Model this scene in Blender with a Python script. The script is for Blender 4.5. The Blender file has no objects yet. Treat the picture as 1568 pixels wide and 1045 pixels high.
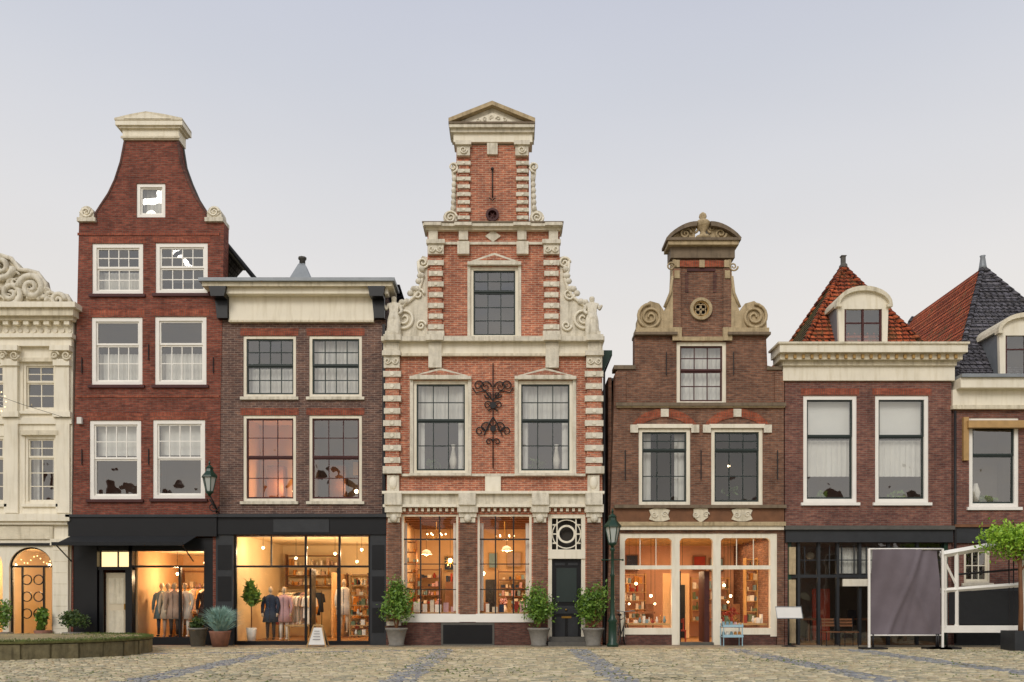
import bpy, math, random
from mathutils import Vector
from mathutils.geometry import tessellate_polygon
random.seed(7)
sc=bpy.context.scene
U=50.0            # facade drawing units per metre
CAMD=26.0; CAMZ=1.3
def X(p): return (p-784)/U
def Z(p): return (990-p)/U
def at(px,py,y):
    s=(CAMD+y)/CAMD
    return ((px-784)/U*s, y, CAMZ+(925-py)/U*s)
def C(h):
    h=h.lstrip('#'); o=[]
    for i in (0,2,4):
        c=int(h[i:i+2],16)/255
        o.append(c/12.92 if c<=.04045 else ((c+.055)/1.055)**2.4)
    return (*o,1)
def mul(c,f): return (min(c[0]*f,1),min(c[1]*f,1),min(c[2]*f,1),1)
MT={}
def _new(name):
    m=bpy.data.materials.new(name); m.use_nodes=True; MT[name]=m
    nt=m.node_tree; return m,nt,nt.nodes['Principled BSDF']
def M(name,hexc,rough=.7,var=.15,vs=2.5,bump=0,bs=30,metal=0,spec=.4,emit=0,ecol=None,streak=0):
    m,nt,p=_new(name); c=C(hexc)
    g=nt.nodes.new('ShaderNodeNewGeometry')
    n=nt.nodes.new('ShaderNodeTexNoise'); n.inputs['Scale'].default_value=vs; n.inputs['Detail'].default_value=8; n.inputs['Roughness'].default_value=.6
    nt.links.new(g.outputs['Position'],n.inputs['Vector'])
    r=nt.nodes.new('ShaderNodeValToRGB'); r.color_ramp.elements[0].position=.3; r.color_ramp.elements[1].position=.7
    r.color_ramp.elements[0].color=mul(c,1-var); r.color_ramp.elements[1].color=mul(c,1+var*.6)
    nt.links.new(n.outputs['Fac'],r.inputs['Fac']); last=r.outputs['Color']
    if streak:   # rain-washed grime running down the stone
        mp=nt.nodes.new('ShaderNodeMapping'); mp.inputs['Scale'].default_value=(7,7,.9); nt.links.new(g.outputs['Position'],mp.inputs['Vector'])
        n4=nt.nodes.new('ShaderNodeTexNoise'); n4.inputs['Scale'].default_value=1.3; n4.inputs['Detail'].default_value=7; nt.links.new(mp.outputs[0],n4.inputs['Vector'])
        r4=nt.nodes.new('ShaderNodeValToRGB'); r4.color_ramp.elements[0].position=.3; r4.color_ramp.elements[1].position=.52
        v=1-streak; r4.color_ramp.elements[0].color=(v,v*.98,v*.93,1); r4.color_ramp.elements[1].color=(1,1,1,1); nt.links.new(n4.outputs['Fac'],r4.inputs['Fac'])
        mm=nt.nodes.new('ShaderNodeMix'); mm.data_type='RGBA'; mm.blend_type='MULTIPLY'; mm.inputs[0].default_value=1
        nt.links.new(last,mm.inputs[6]); nt.links.new(r4.outputs['Color'],mm.inputs[7]); last=mm.outputs[2]
    nt.links.new(last,p.inputs['Base Color'])
    p.inputs['Roughness'].default_value=rough; p.inputs['Metallic'].default_value=metal
    p.inputs['Specular IOR Level'].default_value=spec
    if bump:
        n2=nt.nodes.new('ShaderNodeTexNoise'); n2.inputs['Scale'].default_value=bs; n2.inputs['Detail'].default_value=4
        nt.links.new(g.outputs['Position'],n2.inputs['Vector'])
        b=nt.nodes.new('ShaderNodeBump'); b.inputs['Strength'].default_value=bump; b.inputs['Distance'].default_value=.03
        nt.links.new(n2.outputs['Fac'],b.inputs['Height']); nt.links.new(b.outputs['Normal'],p.inputs['Normal'])
    if emit:
        p.inputs['Emission Color'].default_value=C(ecol or hexc); p.inputs['Emission Strength'].default_value=emit
    return m
def BR(name,c1,c2,mort,w=.215,h=.066,ms=.009,stain=.35,bump=.5,flat=False,tile=False,moss=None):
    m,nt,p=_new(name); N=nt.nodes.new; L=nt.links.new
    g=N('ShaderNodeNewGeometry'); s=N('ShaderNodeSeparateXYZ'); L(g.outputs['Position'],s.inputs[0])
    cb=N('ShaderNodeCombineXYZ')
    if flat:
        L(s.outputs['X'],cb.inputs[0]); L(s.outputs['Y'],cb.inputs[1])
    else:
        a=N('ShaderNodeMath'); a.operation='ADD'; L(s.outputs['X'],a.inputs[0]); L(s.outputs['Y'],a.inputs[1])
        L(a.outputs[0],cb.inputs[0]); L(s.outputs['Z'],cb.inputs[1])
    b=N('ShaderNodeTexBrick'); L(cb.outputs[0],b.inputs['Vector'])
    b.inputs['Scale'].default_value=1; b.inputs['Brick Width'].default_value=w; b.inputs['Row Height'].default_value=h
    b.inputs['Mortar Size'].default_value=ms; b.inputs['Mortar Smooth'].default_value=.3; b.inputs['Bias'].default_value=-.1
    b.inputs['Color1'].default_value=C(c1); b.inputs['Color2'].default_value=C(c2); b.inputs['Mortar'].default_value=C(mort)
    def layer(last,scale_vec,sc_,det,p0,p1,ca,cb_,src):
        n=N('ShaderNodeTexNoise'); n.inputs['Scale'].default_value=sc_; n.inputs['Detail'].default_value=det; n.inputs['Roughness'].default_value=.65
        mp=N('ShaderNodeMapping'); mp.inputs['Scale'].default_value=scale_vec; L(src,mp.inputs['Vector']); L(mp.outputs[0],n.inputs['Vector'])
        r=N('ShaderNodeValToRGB'); r.color_ramp.elements[0].position=p0; r.color_ramp.elements[1].position=p1
        r.color_ramp.elements[0].color=ca; r.color_ramp.elements[1].color=cb_; L(n.outputs['Fac'],r.inputs['Fac'])
        m1=N('ShaderNodeMix'); m1.data_type='RGBA'; m1.blend_type='MULTIPLY'; m1.inputs[0].default_value=1
        L(last,m1.inputs[6]); L(r.outputs['Color'],m1.inputs[7]); return m1.outputs[2]
    v=1-stain
    last=layer(b.outputs['Color'],(1,1,1),.9,9,.32,.68,(v,v,v*1.02,1),(1.15,1.12,1.08,1),g.outputs['Position'])
    last=layer(last,(4.6 if not tile else 5,9 if flat else 15,1),1,3,.35,.65,(.64,.64,.68,1),(1.32,1.26,1.18,1),cb.outputs[0])
    if not flat: last=layer(last,(3,3,.35),.8,6,.3,.5,(.8,.78,.78,1),(1,1,1,1),g.outputs['Position'])
    if moss:
        n=N('ShaderNodeTexNoise'); n.inputs['Scale'].default_value=2.2; n.inputs['Detail'].default_value=8; n.inputs['Roughness'].default_value=.7; L(g.outputs['Position'],n.inputs['Vector'])
        r=N('ShaderNodeValToRGB'); r.color_ramp.elements[0].position=.52; r.color_ramp.elements[1].position=.66; L(n.outputs['Fac'],r.inputs['Fac'])
        mm=N('ShaderNodeMix'); mm.data_type='RGBA'; L(r.outputs['Color'],mm.inputs[0]); L(last,mm.inputs[6]); mm.inputs[7].default_value=C(moss); last=mm.outputs[2]
    L(last,p.inputs['Base Color']); p.inputs['Roughness'].default_value=.85; p.inputs['Specular IOR Level'].default_value=.25
    bp=N('ShaderNodeBump'); bp.inputs['Strength'].default_value=bump; bp.inputs['Distance'].default_value=.02; bp.invert=True
    L(b.outputs['Fac'],bp.inputs['Height']); L(bp.outputs['Normal'],p.inputs['Normal'])
    return m
def GL(name,fac,wav=.25,tint=(1,1,1,1)):
    m,nt,p=_new(name); N=nt.nodes.new; L=nt.links.new
    nt.nodes.remove(p); out=[n for n in nt.nodes if n.type=='OUTPUT_MATERIAL'][0]
    t=N('ShaderNodeBsdfTransparent'); t.inputs[0].default_value=tint
    gl=N('ShaderNodeBsdfGlossy'); gl.inputs['Roughness'].default_value=.02
    g=N('ShaderNodeNewGeometry'); n=N('ShaderNodeTexNoise'); n.inputs['Scale'].default_value=1.7; n.inputs['Detail'].default_value=1
    L(g.outputs['Position'],n.inputs['Vector'])
    b=N('ShaderNodeBump'); b.inputs['Strength'].default_value=wav; b.inputs['Distance'].default_value=.05
    L(n.outputs['Fac'],b.inputs['Height']); L(b.outputs['Normal'],gl.inputs['Normal'])
    mx=N('ShaderNodeMixShader'); mx.inputs[0].default_value=fac
    L(t.outputs[0],mx.inputs[1]); L(gl.outputs[0],mx.inputs[2]); L(mx.outputs[0],out.inputs['Surface'])
# ---- materials
BR('brick_dark_red','7b4438','965546','7a6358'); BR('brick_purple','67504a','7f6156','988a80',ms=.008)
BR('brick_orange','aa654e','c37d62','c6ab94',stain=.26); BR('brick_brown','795646','906854','867668')
BR('brick_maroon','784f48','8d6255','84736a'); BR('brick_header','96503e','a6604c','7c5e50',w=.066,h=.22)
BR('brick_plinth','664640','74524a','64544c'); BR('brick_arch','a5583f','b4644a','8c6a58',w=.07,h=.2)
BR('brick_cream_gable','84604f','94705c','8c7866')
BR('tile_red','b35a3c','cf7048','4a2a1e',w=.21,h=.15,ms=.022,stain=.4,bump=1,tile=True,moss='6a5436')
BR('tile_moss','6b5f34','80653e','34301c',w=.21,h=.15,ms=.022,stain=.45,bump=1,tile=True,moss='555c2a')
BR('tile_slate','5c5c62','70707a','2e2e32',w=.21,h=.15,ms=.022,stain=.4,bump=1,tile=True)
BR('setts','a69c7c','b8ad8a','777452',w=.22,h=.13,ms=.014,stain=.3,bump=.8,flat=True)
BR('setts_walk','a69c86','b4aa94','77755c',w=.22,h=.11,ms=.012,stain=.3,bump=.7,flat=True)
M('grout','686544',.95,.4,3,.4)
for i,h in enumerate(['b8ab88','c8bc98','a89e84','d4c6a6','9d9880','bbaa8a']): M('sett_stone%d'%i,h,.62,.22,11,.5,40,spec=.4)
for i,h in enumerate(['8f8f8c','a09f9a','84858a']): M('band_stone%d'%i,h,.6,.2,11,.5,40,spec=.4)
M('cream','eee6d2',.6,.07,1.5,.1,streak=.12); M('cream_old','e0d6be',.75,.14,4,.4,25,streak=.25); M('white','f3efe6',.45,.05)
M('stone_white','e0d8c5',.8,.18,5,.5,22,streak=.28); M('stone_tan','baa683',.8,.22,5,.5,22,streak=.35); M('stone_dark','5b5852',.7,.2,6,.3)
M('cornice_brown','7a6a56',.7,.2,4,.2,streak=.3); M('black_paint','18191c',.35,.15); M('charcoal','303235',.5,.2,3,.1)
M('green_paint','1d3a2c',.35,.2); M('zinc','8d9296',.5,.15,3,.1,metal=.3); M('iron','232021',.6,.2)
M('oxblood','4a2320',.6,.2); M('sashgreen','2b3532',.5,.1)
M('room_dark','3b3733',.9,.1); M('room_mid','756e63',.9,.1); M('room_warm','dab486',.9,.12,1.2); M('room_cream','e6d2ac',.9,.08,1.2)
M('room_pink','deaf90',.9,.12,1.2); M('wood_floor','9a7247',.5,.25,3); M('wood','7a5236',.5,.25,4); M('wood_light','b8935f',.5,.2,4)
M('curtain','e4e0d6',.9,.08); M('blind','eae7de',.8,.04); M('door_beige','d6c8ac',.6,.06)
M('soil','2c241a',.9,.2); M('pot_grey','827e76',.8,.2,8,.4); M('pot_terra','8d6250',.8,.2,8,.4)
M('canvas_grey','6e646a',.65,.16,1.4,.3,3); M('canvas_black','1f2022',.8,.15,2,.3,6); M('moss','626136',.95,.45,6,.7,30)
M('grass','6d7a40',.95,.4,5,.8,40); M('kerb_stone','736a4e',.9,.4,4,.8,10,streak=.45); M('mannequin','cdb89a',.6,.05)
M('brass','a9823f',.35,.1,metal=.8); M('blue_paint','9fc0cd',.5,.1); M('lantern_glass','b9bfba',.15,.05); M('gold_trim','b08d52',.5,.2)
M('paper','dedbd4',.7,.05); M('redwall','b5482f',.8,.1)
M('bulb','ffe2b4',.5,0,emit=9,ecol='ffdfae'); M('glow_panel','ffe2a8',.5,0,emit=1.5,ecol='ffdca0'); M('fairy','ffe9b8',.5,0,emit=3,ecol='ffdf9a')
for i,h in enumerate(['d8c9ae','9c3b2c','2e3a4c','c08440','ece4d4','6c7a5a','b59a86','3b2c26','7f9aa0','c9a0a0']): M('cloth%d'%i,h,.85,.15,9)
def LEAF(name,a,b,d):
    m,nt,p=_new(name); g=nt.nodes.new('ShaderNodeNewGeometry'); n=nt.nodes.new('ShaderNodeTexNoise'); n.inputs['Scale'].default_value=9
    nt.links.new(g.outputs['Position'],n.inputs['Vector'])
    r=nt.nodes.new('ShaderNodeValToRGB'); e=r.color_ramp.elements; e[0].position=.3;e[0].color=C(a); e[1].position=.7;e[1].color=C(d)
    q=e.new(.5); q.color=C(b); nt.links.new(n.outputs['Fac'],r.inputs['Fac']); nt.links.new(r.outputs['Color'],p.inputs['Base Color'])
    p.inputs['Roughness'].default_value=.5
LEAF('leaf','3a5a22','64882e','92b24a'); LEAF('leaf_bright','6a9426','8cb530','b2d048'); LEAF('leaf_blue','6b8f86','86a89c','a3beb2'); LEAF('leaf_dark','2f421e','4a6030','688040')
GL('glass_up',.24,.5,(.95,.97,.97,1)); GL('glass_dark',.13,.4,(.88,.9,.9,1)); GL('glass_shop',.055,.1)

# ---- geometry collector
class Obj:
    def __init__(s,name,y=0):
        s.root=bpy.data.objects.new(name,None); sc.collection.objects.link(s.root); s.P={}; s.holes=[]; s.y=y
    def add(s,part,mat,vs,fs,smooth=False):
        k=(part,mat,smooth); V,F=s.P.setdefault(k,([],[])); o=len(V); V.extend(vs); F.extend([[i+o for i in f] for f in fs])
    def wbox(s,part,mat,x0,x1,y0,y1,z0,z1):
        if x0>x1:x0,x1=x1,x0
        if y0>y1:y0,y1=y1,y0
        if z0>z1:z0,z1=z1,z0
        v=[(x,y,z) for z in (z0,z1) for y in (y0,y1) for x in (x0,x1)]
        s.add(part,mat,v,[(0,2,3,1),(4,5,7,6),(0,1,5,4),(2,6,7,3),(0,4,6,2),(1,3,7,5)])
    def box(s,part,mat,px0,px1,py0,py1,y0,y1):
        s.wbox(part,mat,X(px0),X(px1),s.y+y0,s.y+y1,Z(py1),Z(py0))
    def plate(s,part,mat,out,holes,y0,y1,world=False):
        f=(lambda p:(p[0],p[1])) if world else (lambda p:(X(p[0]),Z(p[1])))
        loops=[[f(p) for p in out]]+[[f(p) for p in h] for h in holes]
        tris=tessellate_polygon([[Vector((a,b,0)) for a,b in l] for l in loops])
        fl=[p for l in loops for p in l]; n=len(fl)
        v=[(a,s.y+y0,b) for a,b in fl]+[(a,s.y+y1,b) for a,b in fl]
        fs=[tuple(t) for t in tris]+[tuple(i+n for i in reversed(t)) for t in tris]; o=0
        for l in loops:
            for i in range(len(l)):
                a=o+i;b=o+(i+1)%len(l); fs.append((a,b,b+n,a+n))
            o+=len(l)
        s.add(part,mat,v,fs)
    def quad(s,part,mat,pts): s.add(part,mat,list(pts),[tuple(range(len(pts)))])
    def tube(s,part,mat,pts,r,seg=6,world=True,y=0):
        if not world: pts=[(X(a),s.y+y,Z(b)) for a,b in pts]
        pts=[Vector(p) for p in pts]; n=len(pts); V=[];F=[]
        for i,p in enumerate(pts):
            t=(pts[min(i+1,n-1)]-pts[max(i-1,0)]); t=t.normalized() if t.length>1e-9 else Vector((0,0,1))
            ref=Vector((0,1,0)) if abs(t.y)<.9 else Vector((1,0,0))
            u=t.cross(ref).normalized(); w=t.cross(u)
            rr=r[i] if isinstance(r,(list,tuple)) else r
            for k in range(seg):
                a=2*math.pi*k/seg; V.append(tuple(p+u*math.cos(a)*rr+w*math.sin(a)*rr))
        for i in range(n-1):
            for k in range(seg):
                k2=(k+1)%seg; F.append((i*seg+k,i*seg+k2,(i+1)*seg+k2,(i+1)*seg+k))
        F.append(tuple(range(seg))); F.append(tuple((n-1)*seg+k for k in range(seg)))
        s.add(part,mat,V,F,seg>5)
    def lathe(s,part,mat,cx,cy,prof,seg=16,ex=1,ey=1,smooth=True,rot=0):
        V=[];F=[];n=len(prof)
        for r,z in prof:
            for k in range(seg):
                a=2*math.pi*k/seg+rot; V.append((cx+r*math.cos(a)*ex,cy+r*math.sin(a)*ey,z))
        for i in range(n-1):
            for k in range(seg):
                k2=(k+1)%seg; F.append((i*seg+k,i*seg+k2,(i+1)*seg+k2,(i+1)*seg+k))
        F.append(tuple(range(seg))); F.append(tuple((n-1)*seg+k for k in range(seg)))
        s.add(part,mat,V,F,smooth)
    def ball(s,part,mat,c,r,seg=12):
        if not isinstance(r,(tuple,list)): r=(r,r,r)
        n=seg//2; prof=[(max(math.sin(math.pi*i/n),.001),-math.cos(math.pi*i/n)*r[2]+c[2]) for i in range(n+1)]
        s.lathe(part,mat,c[0],c[1],prof,seg,r[0],r[1])
    def disc(s,part,mat,px,py,r,y0,y1,seg=20):
        s.plate(part,mat,[(px+r*math.cos(2*math.pi*k/seg),py+r*math.sin(2*math.pi*k/seg)) for k in range(seg)],[],y0,y1)
    def ring(s,part,mat,px,py,r1,r2,y0,y1,seg=24):
        c=lambda r:[(px+r*math.cos(2*math.pi*k/seg),py+r*math.sin(2*math.pi*k/seg)) for k in range(seg)]
        s.plate(part,mat,c(r1),[c(r2)],y0,y1)
    def spiral(s,part,mat,px,py,r,turns,a0,d,y,th=.03):
        n=int(18*turns); pts=[]
        for i in range(n+1):
            t=i/n; rr=r*(1-t*.88); a=a0+d*2*math.pi*turns*t
            pts.append((px+rr*math.cos(a),py+rr*math.sin(a)))
        s.tube(part,mat,pts,[th*(1-.4*i/n) for i in range(n+1)],6,False,y)
    def light(s,x,y,z,w,col=(1,.68,.38),r=.07):
        l=bpy.data.lights.new('lamp_light','POINT'); l.energy=w*1.35; l.color=col; l.shadow_soft_size=r
        o=bpy.data.objects.new('lamp_light',l); o.location=(x,y,z); sc.collection.objects.link(o); o.parent=s.root
    def area(s,x,y,z,w,sx,sy,col=(1,.7,.4)):  # hidden area lamp added under the ceiling as fill for the shop interior
        l=bpy.data.lights.new('ceiling_fill','AREA'); l.energy=w*1.4; l.color=col; l.shape='RECTANGLE'; l.size=sx; l.size_y=sy
        o=bpy.data.objects.new('ceiling_fill',l); o.location=(x,y,z); sc.collection.objects.link(o); o.parent=s.root
    def leaves(s,part,mat,c,r,n,size,clumps=9,ragged=.3):
        cl=[]
        for _ in range(clumps):
            while 1:
                q=[random.uniform(-1,1) for _ in range(3)]
                if sum(a*a for a in q)<1: break
            cl.append([c[i]+q[i]*r[i]*.72 for i in range(3)])
        V=[];F=[]
        for _ in range(n):
            k=random.choice(cl); d=Vector([random.gauss(0,1) for _ in range(3)]).normalized()*random.uniform(.3,1+ragged*random.random())
            p=Vector([k[i]+d[i]*r[i]*.42 for i in range(3)])
            u=Vector([random.gauss(0,1) for _ in range(3)]).normalized(); w=u.cross(Vector([random.gauss(0,1) for _ in range(3)])).normalized()
            z=size*random.uniform(.6,1.3); o=len(V)
            V+= [tuple(p-u*z),tuple(p+w*z*.45),tuple(p+u*z),tuple(p-w*z*.45)]; F.append((o,o+1,o+2,o+3))
        s.add(part,mat,V,F)
    def done(s):
        import bmesh
        cnt={}
        for (part,mat,sm),(V,F) in s.P.items():
            me=bpy.data.meshes.new(part); me.from_pydata(V,[],F); me.materials.append(MT[mat]); me.update()
            if not part.startswith(('leaves','cobble')):
                bm=bmesh.new(); bm.from_mesh(me); bmesh.ops.recalc_face_normals(bm,faces=bm.faces); bm.to_mesh(me); bm.free()
            if sm:
                for p in me.polygons: p.use_smooth=len(p.vertices)<5
            o=bpy.data.objects.new(part+'_'+mat if cnt.get(part) else part,me); cnt[part]=1
            sc.collection.objects.link(o); o.parent=s.root

def rect(a,b,c,d): return [(a,c),(b,c),(b,d),(a,d)]
def wavy(b,part,mat,x0,x1,y0,y1,yy,amp=.03,wl=9):
    n=max(6,int((x1-x0)/1.2)); V=[];F=[]; ph=random.random()*6
    for i in range(n+1):
        p=x0+(x1-x0)*i/n; o=amp*math.sin(p*2*math.pi/wl+ph)+amp*.5*math.sin(p*2*math.pi/wl*1.7+ph)
        V+=[(X(p),b.y+yy+o,Z(y1)),(X(p),b.y+yy+o*.6,Z(y0))]
    for i in range(n): F.append((2*i,2*i+2,2*i+3,2*i+1))
    b.add(part,mat,V,F,True)
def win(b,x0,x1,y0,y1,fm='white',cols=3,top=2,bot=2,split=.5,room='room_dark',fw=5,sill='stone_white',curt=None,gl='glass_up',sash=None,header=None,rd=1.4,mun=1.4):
    b.holes.append(rect(x0,x1,y0,y1)); sash=sash or fm
    f='window_frames'
    b.box(f,fm,x0,x0+fw,y0,y1,.03,.2); b.box(f,fm,x1-fw,x1,y0,y1,.03,.2)
    b.box(f,fm,x0+fw,x1-fw,y0,y0+fw,.03,.2); b.box(f,fm,x0+fw,x1-fw,y1-fw,y1,.03,.2)
    a,c,t,u=x0+fw,x1-fw,y0+fw,y1-fw; st=2.3
    ym=y0+(y1-y0)*split
    g='window_sashes'
    secs=[(t,ym-1.6,top,.07),(ym-1.6,u,bot,.1)] if split else [(t,u,bot,.08)]
    for (q0,q1,rows,yy) in secs:
        b.box(g,sash,a,a+st,q0,q1,yy,yy+.05); b.box(g,sash,c-st,c,q0,q1,yy,yy+.05)
        b.box(g,sash,a+st,c-st,q0,q0+st,yy,yy+.05); b.box(g,sash,a+st,c-st,q1-st*1.3,q1,yy,yy+.05)
        ia,ic,it,iu=a+st,c-st,q0+st,q1-st*1.3
        nc=cols if rows>0 else 1; rows=max(rows,1)
        for k in range(1,nc):
            m=ia+(ic-ia)*k/nc; b.box(g,sash,m-mun/2,m+mun/2,it,iu,yy+.012,yy+.04)
        for k in range(1,rows):
            m=it+(iu-it)*k/rows; b.box(g,sash,ia,ic,m-mun/2,m+mun/2,yy+.015,yy+.037)
        for i in range(nc):
            for j in range(rows):
                pa,pc=ia+(ic-ia)*i/nc,ia+(ic-ia)*(i+1)/nc; pt,pu=it+(iu-it)*j/rows,it+(iu-it)*(j+1)/rows
                tx,tz=random.uniform(-.006,.006),random.uniform(-.006,.006); y_=b.y+yy+.026
                b.quad('window_glass',gl,[(X(pa),y_+tx+tz,Z(pu)),(X(pc),y_-tx+tz,Z(pu)),(X(pc),y_-tx-tz,Z(pt)),(X(pa),y_+tx-tz,Z(pt))])
    if sill: b.box('window_sills',sill,x0-4,x1+4,y1+.1,y1+4.5,-.07,.2)
    if header: b.box('brick_lintels',header,x0-4,x1+4,y0-11,y0-.2,-.006,.1)
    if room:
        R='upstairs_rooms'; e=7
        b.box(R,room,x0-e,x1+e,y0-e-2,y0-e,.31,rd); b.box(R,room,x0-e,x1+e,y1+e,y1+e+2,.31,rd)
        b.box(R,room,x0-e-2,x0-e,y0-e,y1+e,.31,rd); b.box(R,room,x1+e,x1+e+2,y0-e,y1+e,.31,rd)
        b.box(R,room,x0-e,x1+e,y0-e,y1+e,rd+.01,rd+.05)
    W=x1-x0; H=y1-y0
    if curt=='sides':
        w=W*.2; wavy(b,'curtains','curtain',x0+fw,x0+fw+w,y0,y1,.33); wavy(b,'curtains','curtain',x1-fw-w,x1-fw,y0,y1,.33)
    if curt=='topside':
        wavy(b,'curtains','curtain',x0+fw,x1-fw,y0,y0+H*.4,.36,.03,7)
        w=W*.13; wavy(b,'curtains','curtain',x0+fw,x0+fw+w,y0,y1,.3); wavy(b,'curtains','curtain',x1-fw-w,x1-fw,y0,y1,.3)
    if curt=='full': wavy(b,'curtains','curtain',x0+fw-1,x1-fw+1,y0,y1,.33,.05,7)
    if curt=='low': wavy(b,'curtains','curtain',x0+fw-1,x1-fw+1,y0+H*.5,y1,.33,.03,6)
    if curt=='plant':
        b.leaves('leaves_windowsill','leaf',(X((x0+x1)/2),b.y+.4,Z(y1-14)),(.3,.1,.2),200,.05)
        b.lathe('plant_pot','cloth0',X((x0+x1)/2),b.y+.4,[(.08,Z(y1-2)),(.12,Z(y1-9))],10)
def body(b,x0,x1,ytop,depth=9,mat='brick_brown'):
    b.box('side_wall',mat,x0,x0+5,ytop,990,.46,depth); b.box('side_wall',mat,x1-5,x1,ytop,990,.46,depth)
    b.box('rear_wall',mat,x0+5,x1-5,ytop,990,depth-.2,depth); b.box('attic_floor','charcoal',x0+5,x1-5,ytop+1,ytop+5,.46,depth-.2)
def shoproom(b,x0,x1,ytop,depth,wall,floor='wood_floor',ceil='room_cream',zf=985,y0=.35):
    R='shop_interior'
    b.box(R,wall,x0-3,x0,ytop,zf,y0,depth); b.box(R,wall,x1,x1+3,ytop,zf,y0,depth)
    b.box(R,wall,x0,x1,ytop,zf,depth,depth+.05); b.box(R,ceil,x0,x1,ytop-3,ytop,y0,depth); b.box(R,floor,x0,x1,zf,zf+3,y0-.2,depth)
def goods(b,x0,x1,ys,yd,mats,hmax=.28,dens=.85,wmin=.04,wmax=.16):
    x=X(x0)
    while x<X(x1)-wmin:
        w=random.uniform(wmin,wmax)
        if random.random()<dens:
            h=random.uniform(.35,1)*hmax
            m=random.choice(mats)
            if random.random()<.4: b.lathe('shop_goods',m,x+w/2,b.y+yd+.12,[(w*.3,Z(ys)),(w*.48,Z(ys)+h*.4),(w*.2,Z(ys)+h*.8),(w*.25,Z(ys)+h)],8)
            else: b.wbox('shop_goods',m,x,x+w*.92,b.y+yd,b.y+yd+.22,Z(ys),Z(ys)+h)
        x+=w+.015
def shelves(b,x0,x1,yt,yb,n,yd,mats,wood='wood',hmax=.28):
    for i in range(n+1):
        y=yt+(yb-yt)*i/n; b.box('shop_shelves',wood,x0,x1,y,y+1.5,yd-.02,yd+.28)
        if i>0: goods(b,x0+1,x1-1,y,yd,mats,hmax)
    b.box('shop_shelves',wood,x0-1.5,x0,yt-2,yb+3,yd-.03,yd+.29); b.box('shop_shelves',wood,x1,x1+1.5,yt-2,yb+3,yd-.03,yd+.29)
def garment(b,cx,zt,y,w,h,m,ang=0):
    ca,sa=math.cos(ang),math.sin(ang)
    pr=[(-.08,0),(-w*.5,-.07),(-w*.62,-.34),(-w*.42,-.36),(-w*.36,-.2),(-w*.42,-h),(w*.42,-h),(w*.36,-.2),(w*.42,-.36),(w*.62,-.34),(w*.5,-.07),(.08,0)]
    n=len(pr); V=[]
    for d in (-.035,.035):
        for a,c in pr: V.append((cx+a*ca-d*sa,b.y+y+a*sa+d*ca,zt+c))
    F=[tuple(range(n)),tuple(range(2*n-1,n-1,-1))]+[(i,(i+1)%n,(i+1)%n+n,i+n) for i in range(n)]
    b.add('garments',m,V,F)
def rack(b,x0,x1,yt,yd,mats,n=12,h=.85):
    z=Z(yt); b.tube('clothes_rack','iron',[(X(x0),b.y+yd,.05),(X(x0),b.y+yd,z+.05),(X(x1),b.y+yd,z+.05),(X(x1),b.y+yd,.05)],.015)
    for i in range(n):
        garment(b,X(x0)+.1+(X(x1)-X(x0)-.2)*i/(n-1),z,yd,.45,h*random.uniform(.75,1.1),random.choice(mats),math.radians(random.uniform(50,80)))
def manneq(b,px,y,coat,leg='cloth7',h=1.72,zb=.05):
    x=X(px); yy=b.y+y; k=h/1.72; z=lambda v:zb+v*k
    b.lathe('mannequin_coat',coat,x,yy,[(.27*k,z(.58)),(.22*k,z(.9)),(.16*k,z(1.08)),(.19*k,z(1.28)),(.2*k,z(1.38)),(.12*k,z(1.45)),(.06*k,z(1.48))],14,1,.62)
    for sgn in (-1,1):
        b.tube('mannequin_coat',coat,[(x+sgn*.16*k,yy,z(1.41)),(x+sgn*.21*k,yy,z(1.34)),(x+sgn*.26*k,yy-.02,z(1.12)),(x+sgn*.24*k,yy-.1,z(.87))],[.05,.065,.055,.045],8)
        b.tube('mannequin_body','mannequin',[(x+sgn*.24*k,yy-.1,z(.88)),(x+sgn*.23*k,yy-.12,z(.76))],[.035,.02],6)
        b.tube('mannequin_legs',leg,[(x+sgn*.09*k,yy,z(.75)),(x+sgn*.1*k,yy,z(.42)),(x+sgn*.1*k,yy,z(.08))],[.08,.06,.04],8)
        b.ball('mannequin_legs',leg,(x+sgn*.1*k,yy-.05,z(.04)),(.04,.11,.035),8)
    b.tube('coat_opening','cloth7',[(x,yy-.125,z(1.4)),(x,yy-.11,z(1.05)),(x+.01,yy-.165,z(.6))],.008,5)
    b.tube('mannequin_body','mannequin',[(x,yy,z(1.44)),(x,yy,z(1.56))],.045*k,8); b.ball('mannequin_body','mannequin',(x,yy,z(1.63)),(.075*k,.09*k,.11*k),12)
def pendant(b,px,py,y,ztop,w=25,r=.045,shade=None):
    x,yy,z=X(px),b.y+y,Z(py)
    b.tube('pendant_cord','iron',[(x,yy,z+r),(x,yy,ztop)],.006,5)
    b.ball('pendant_bulb','bulb',(x,yy,z),r,10)
    if shade: b.lathe('pendant_shade',shade,x,yy,[(.2,z-.0),(.13,z+.12),(.03,z+.17)],14)
    b.light(x,yy,z-r-.09,w)
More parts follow.
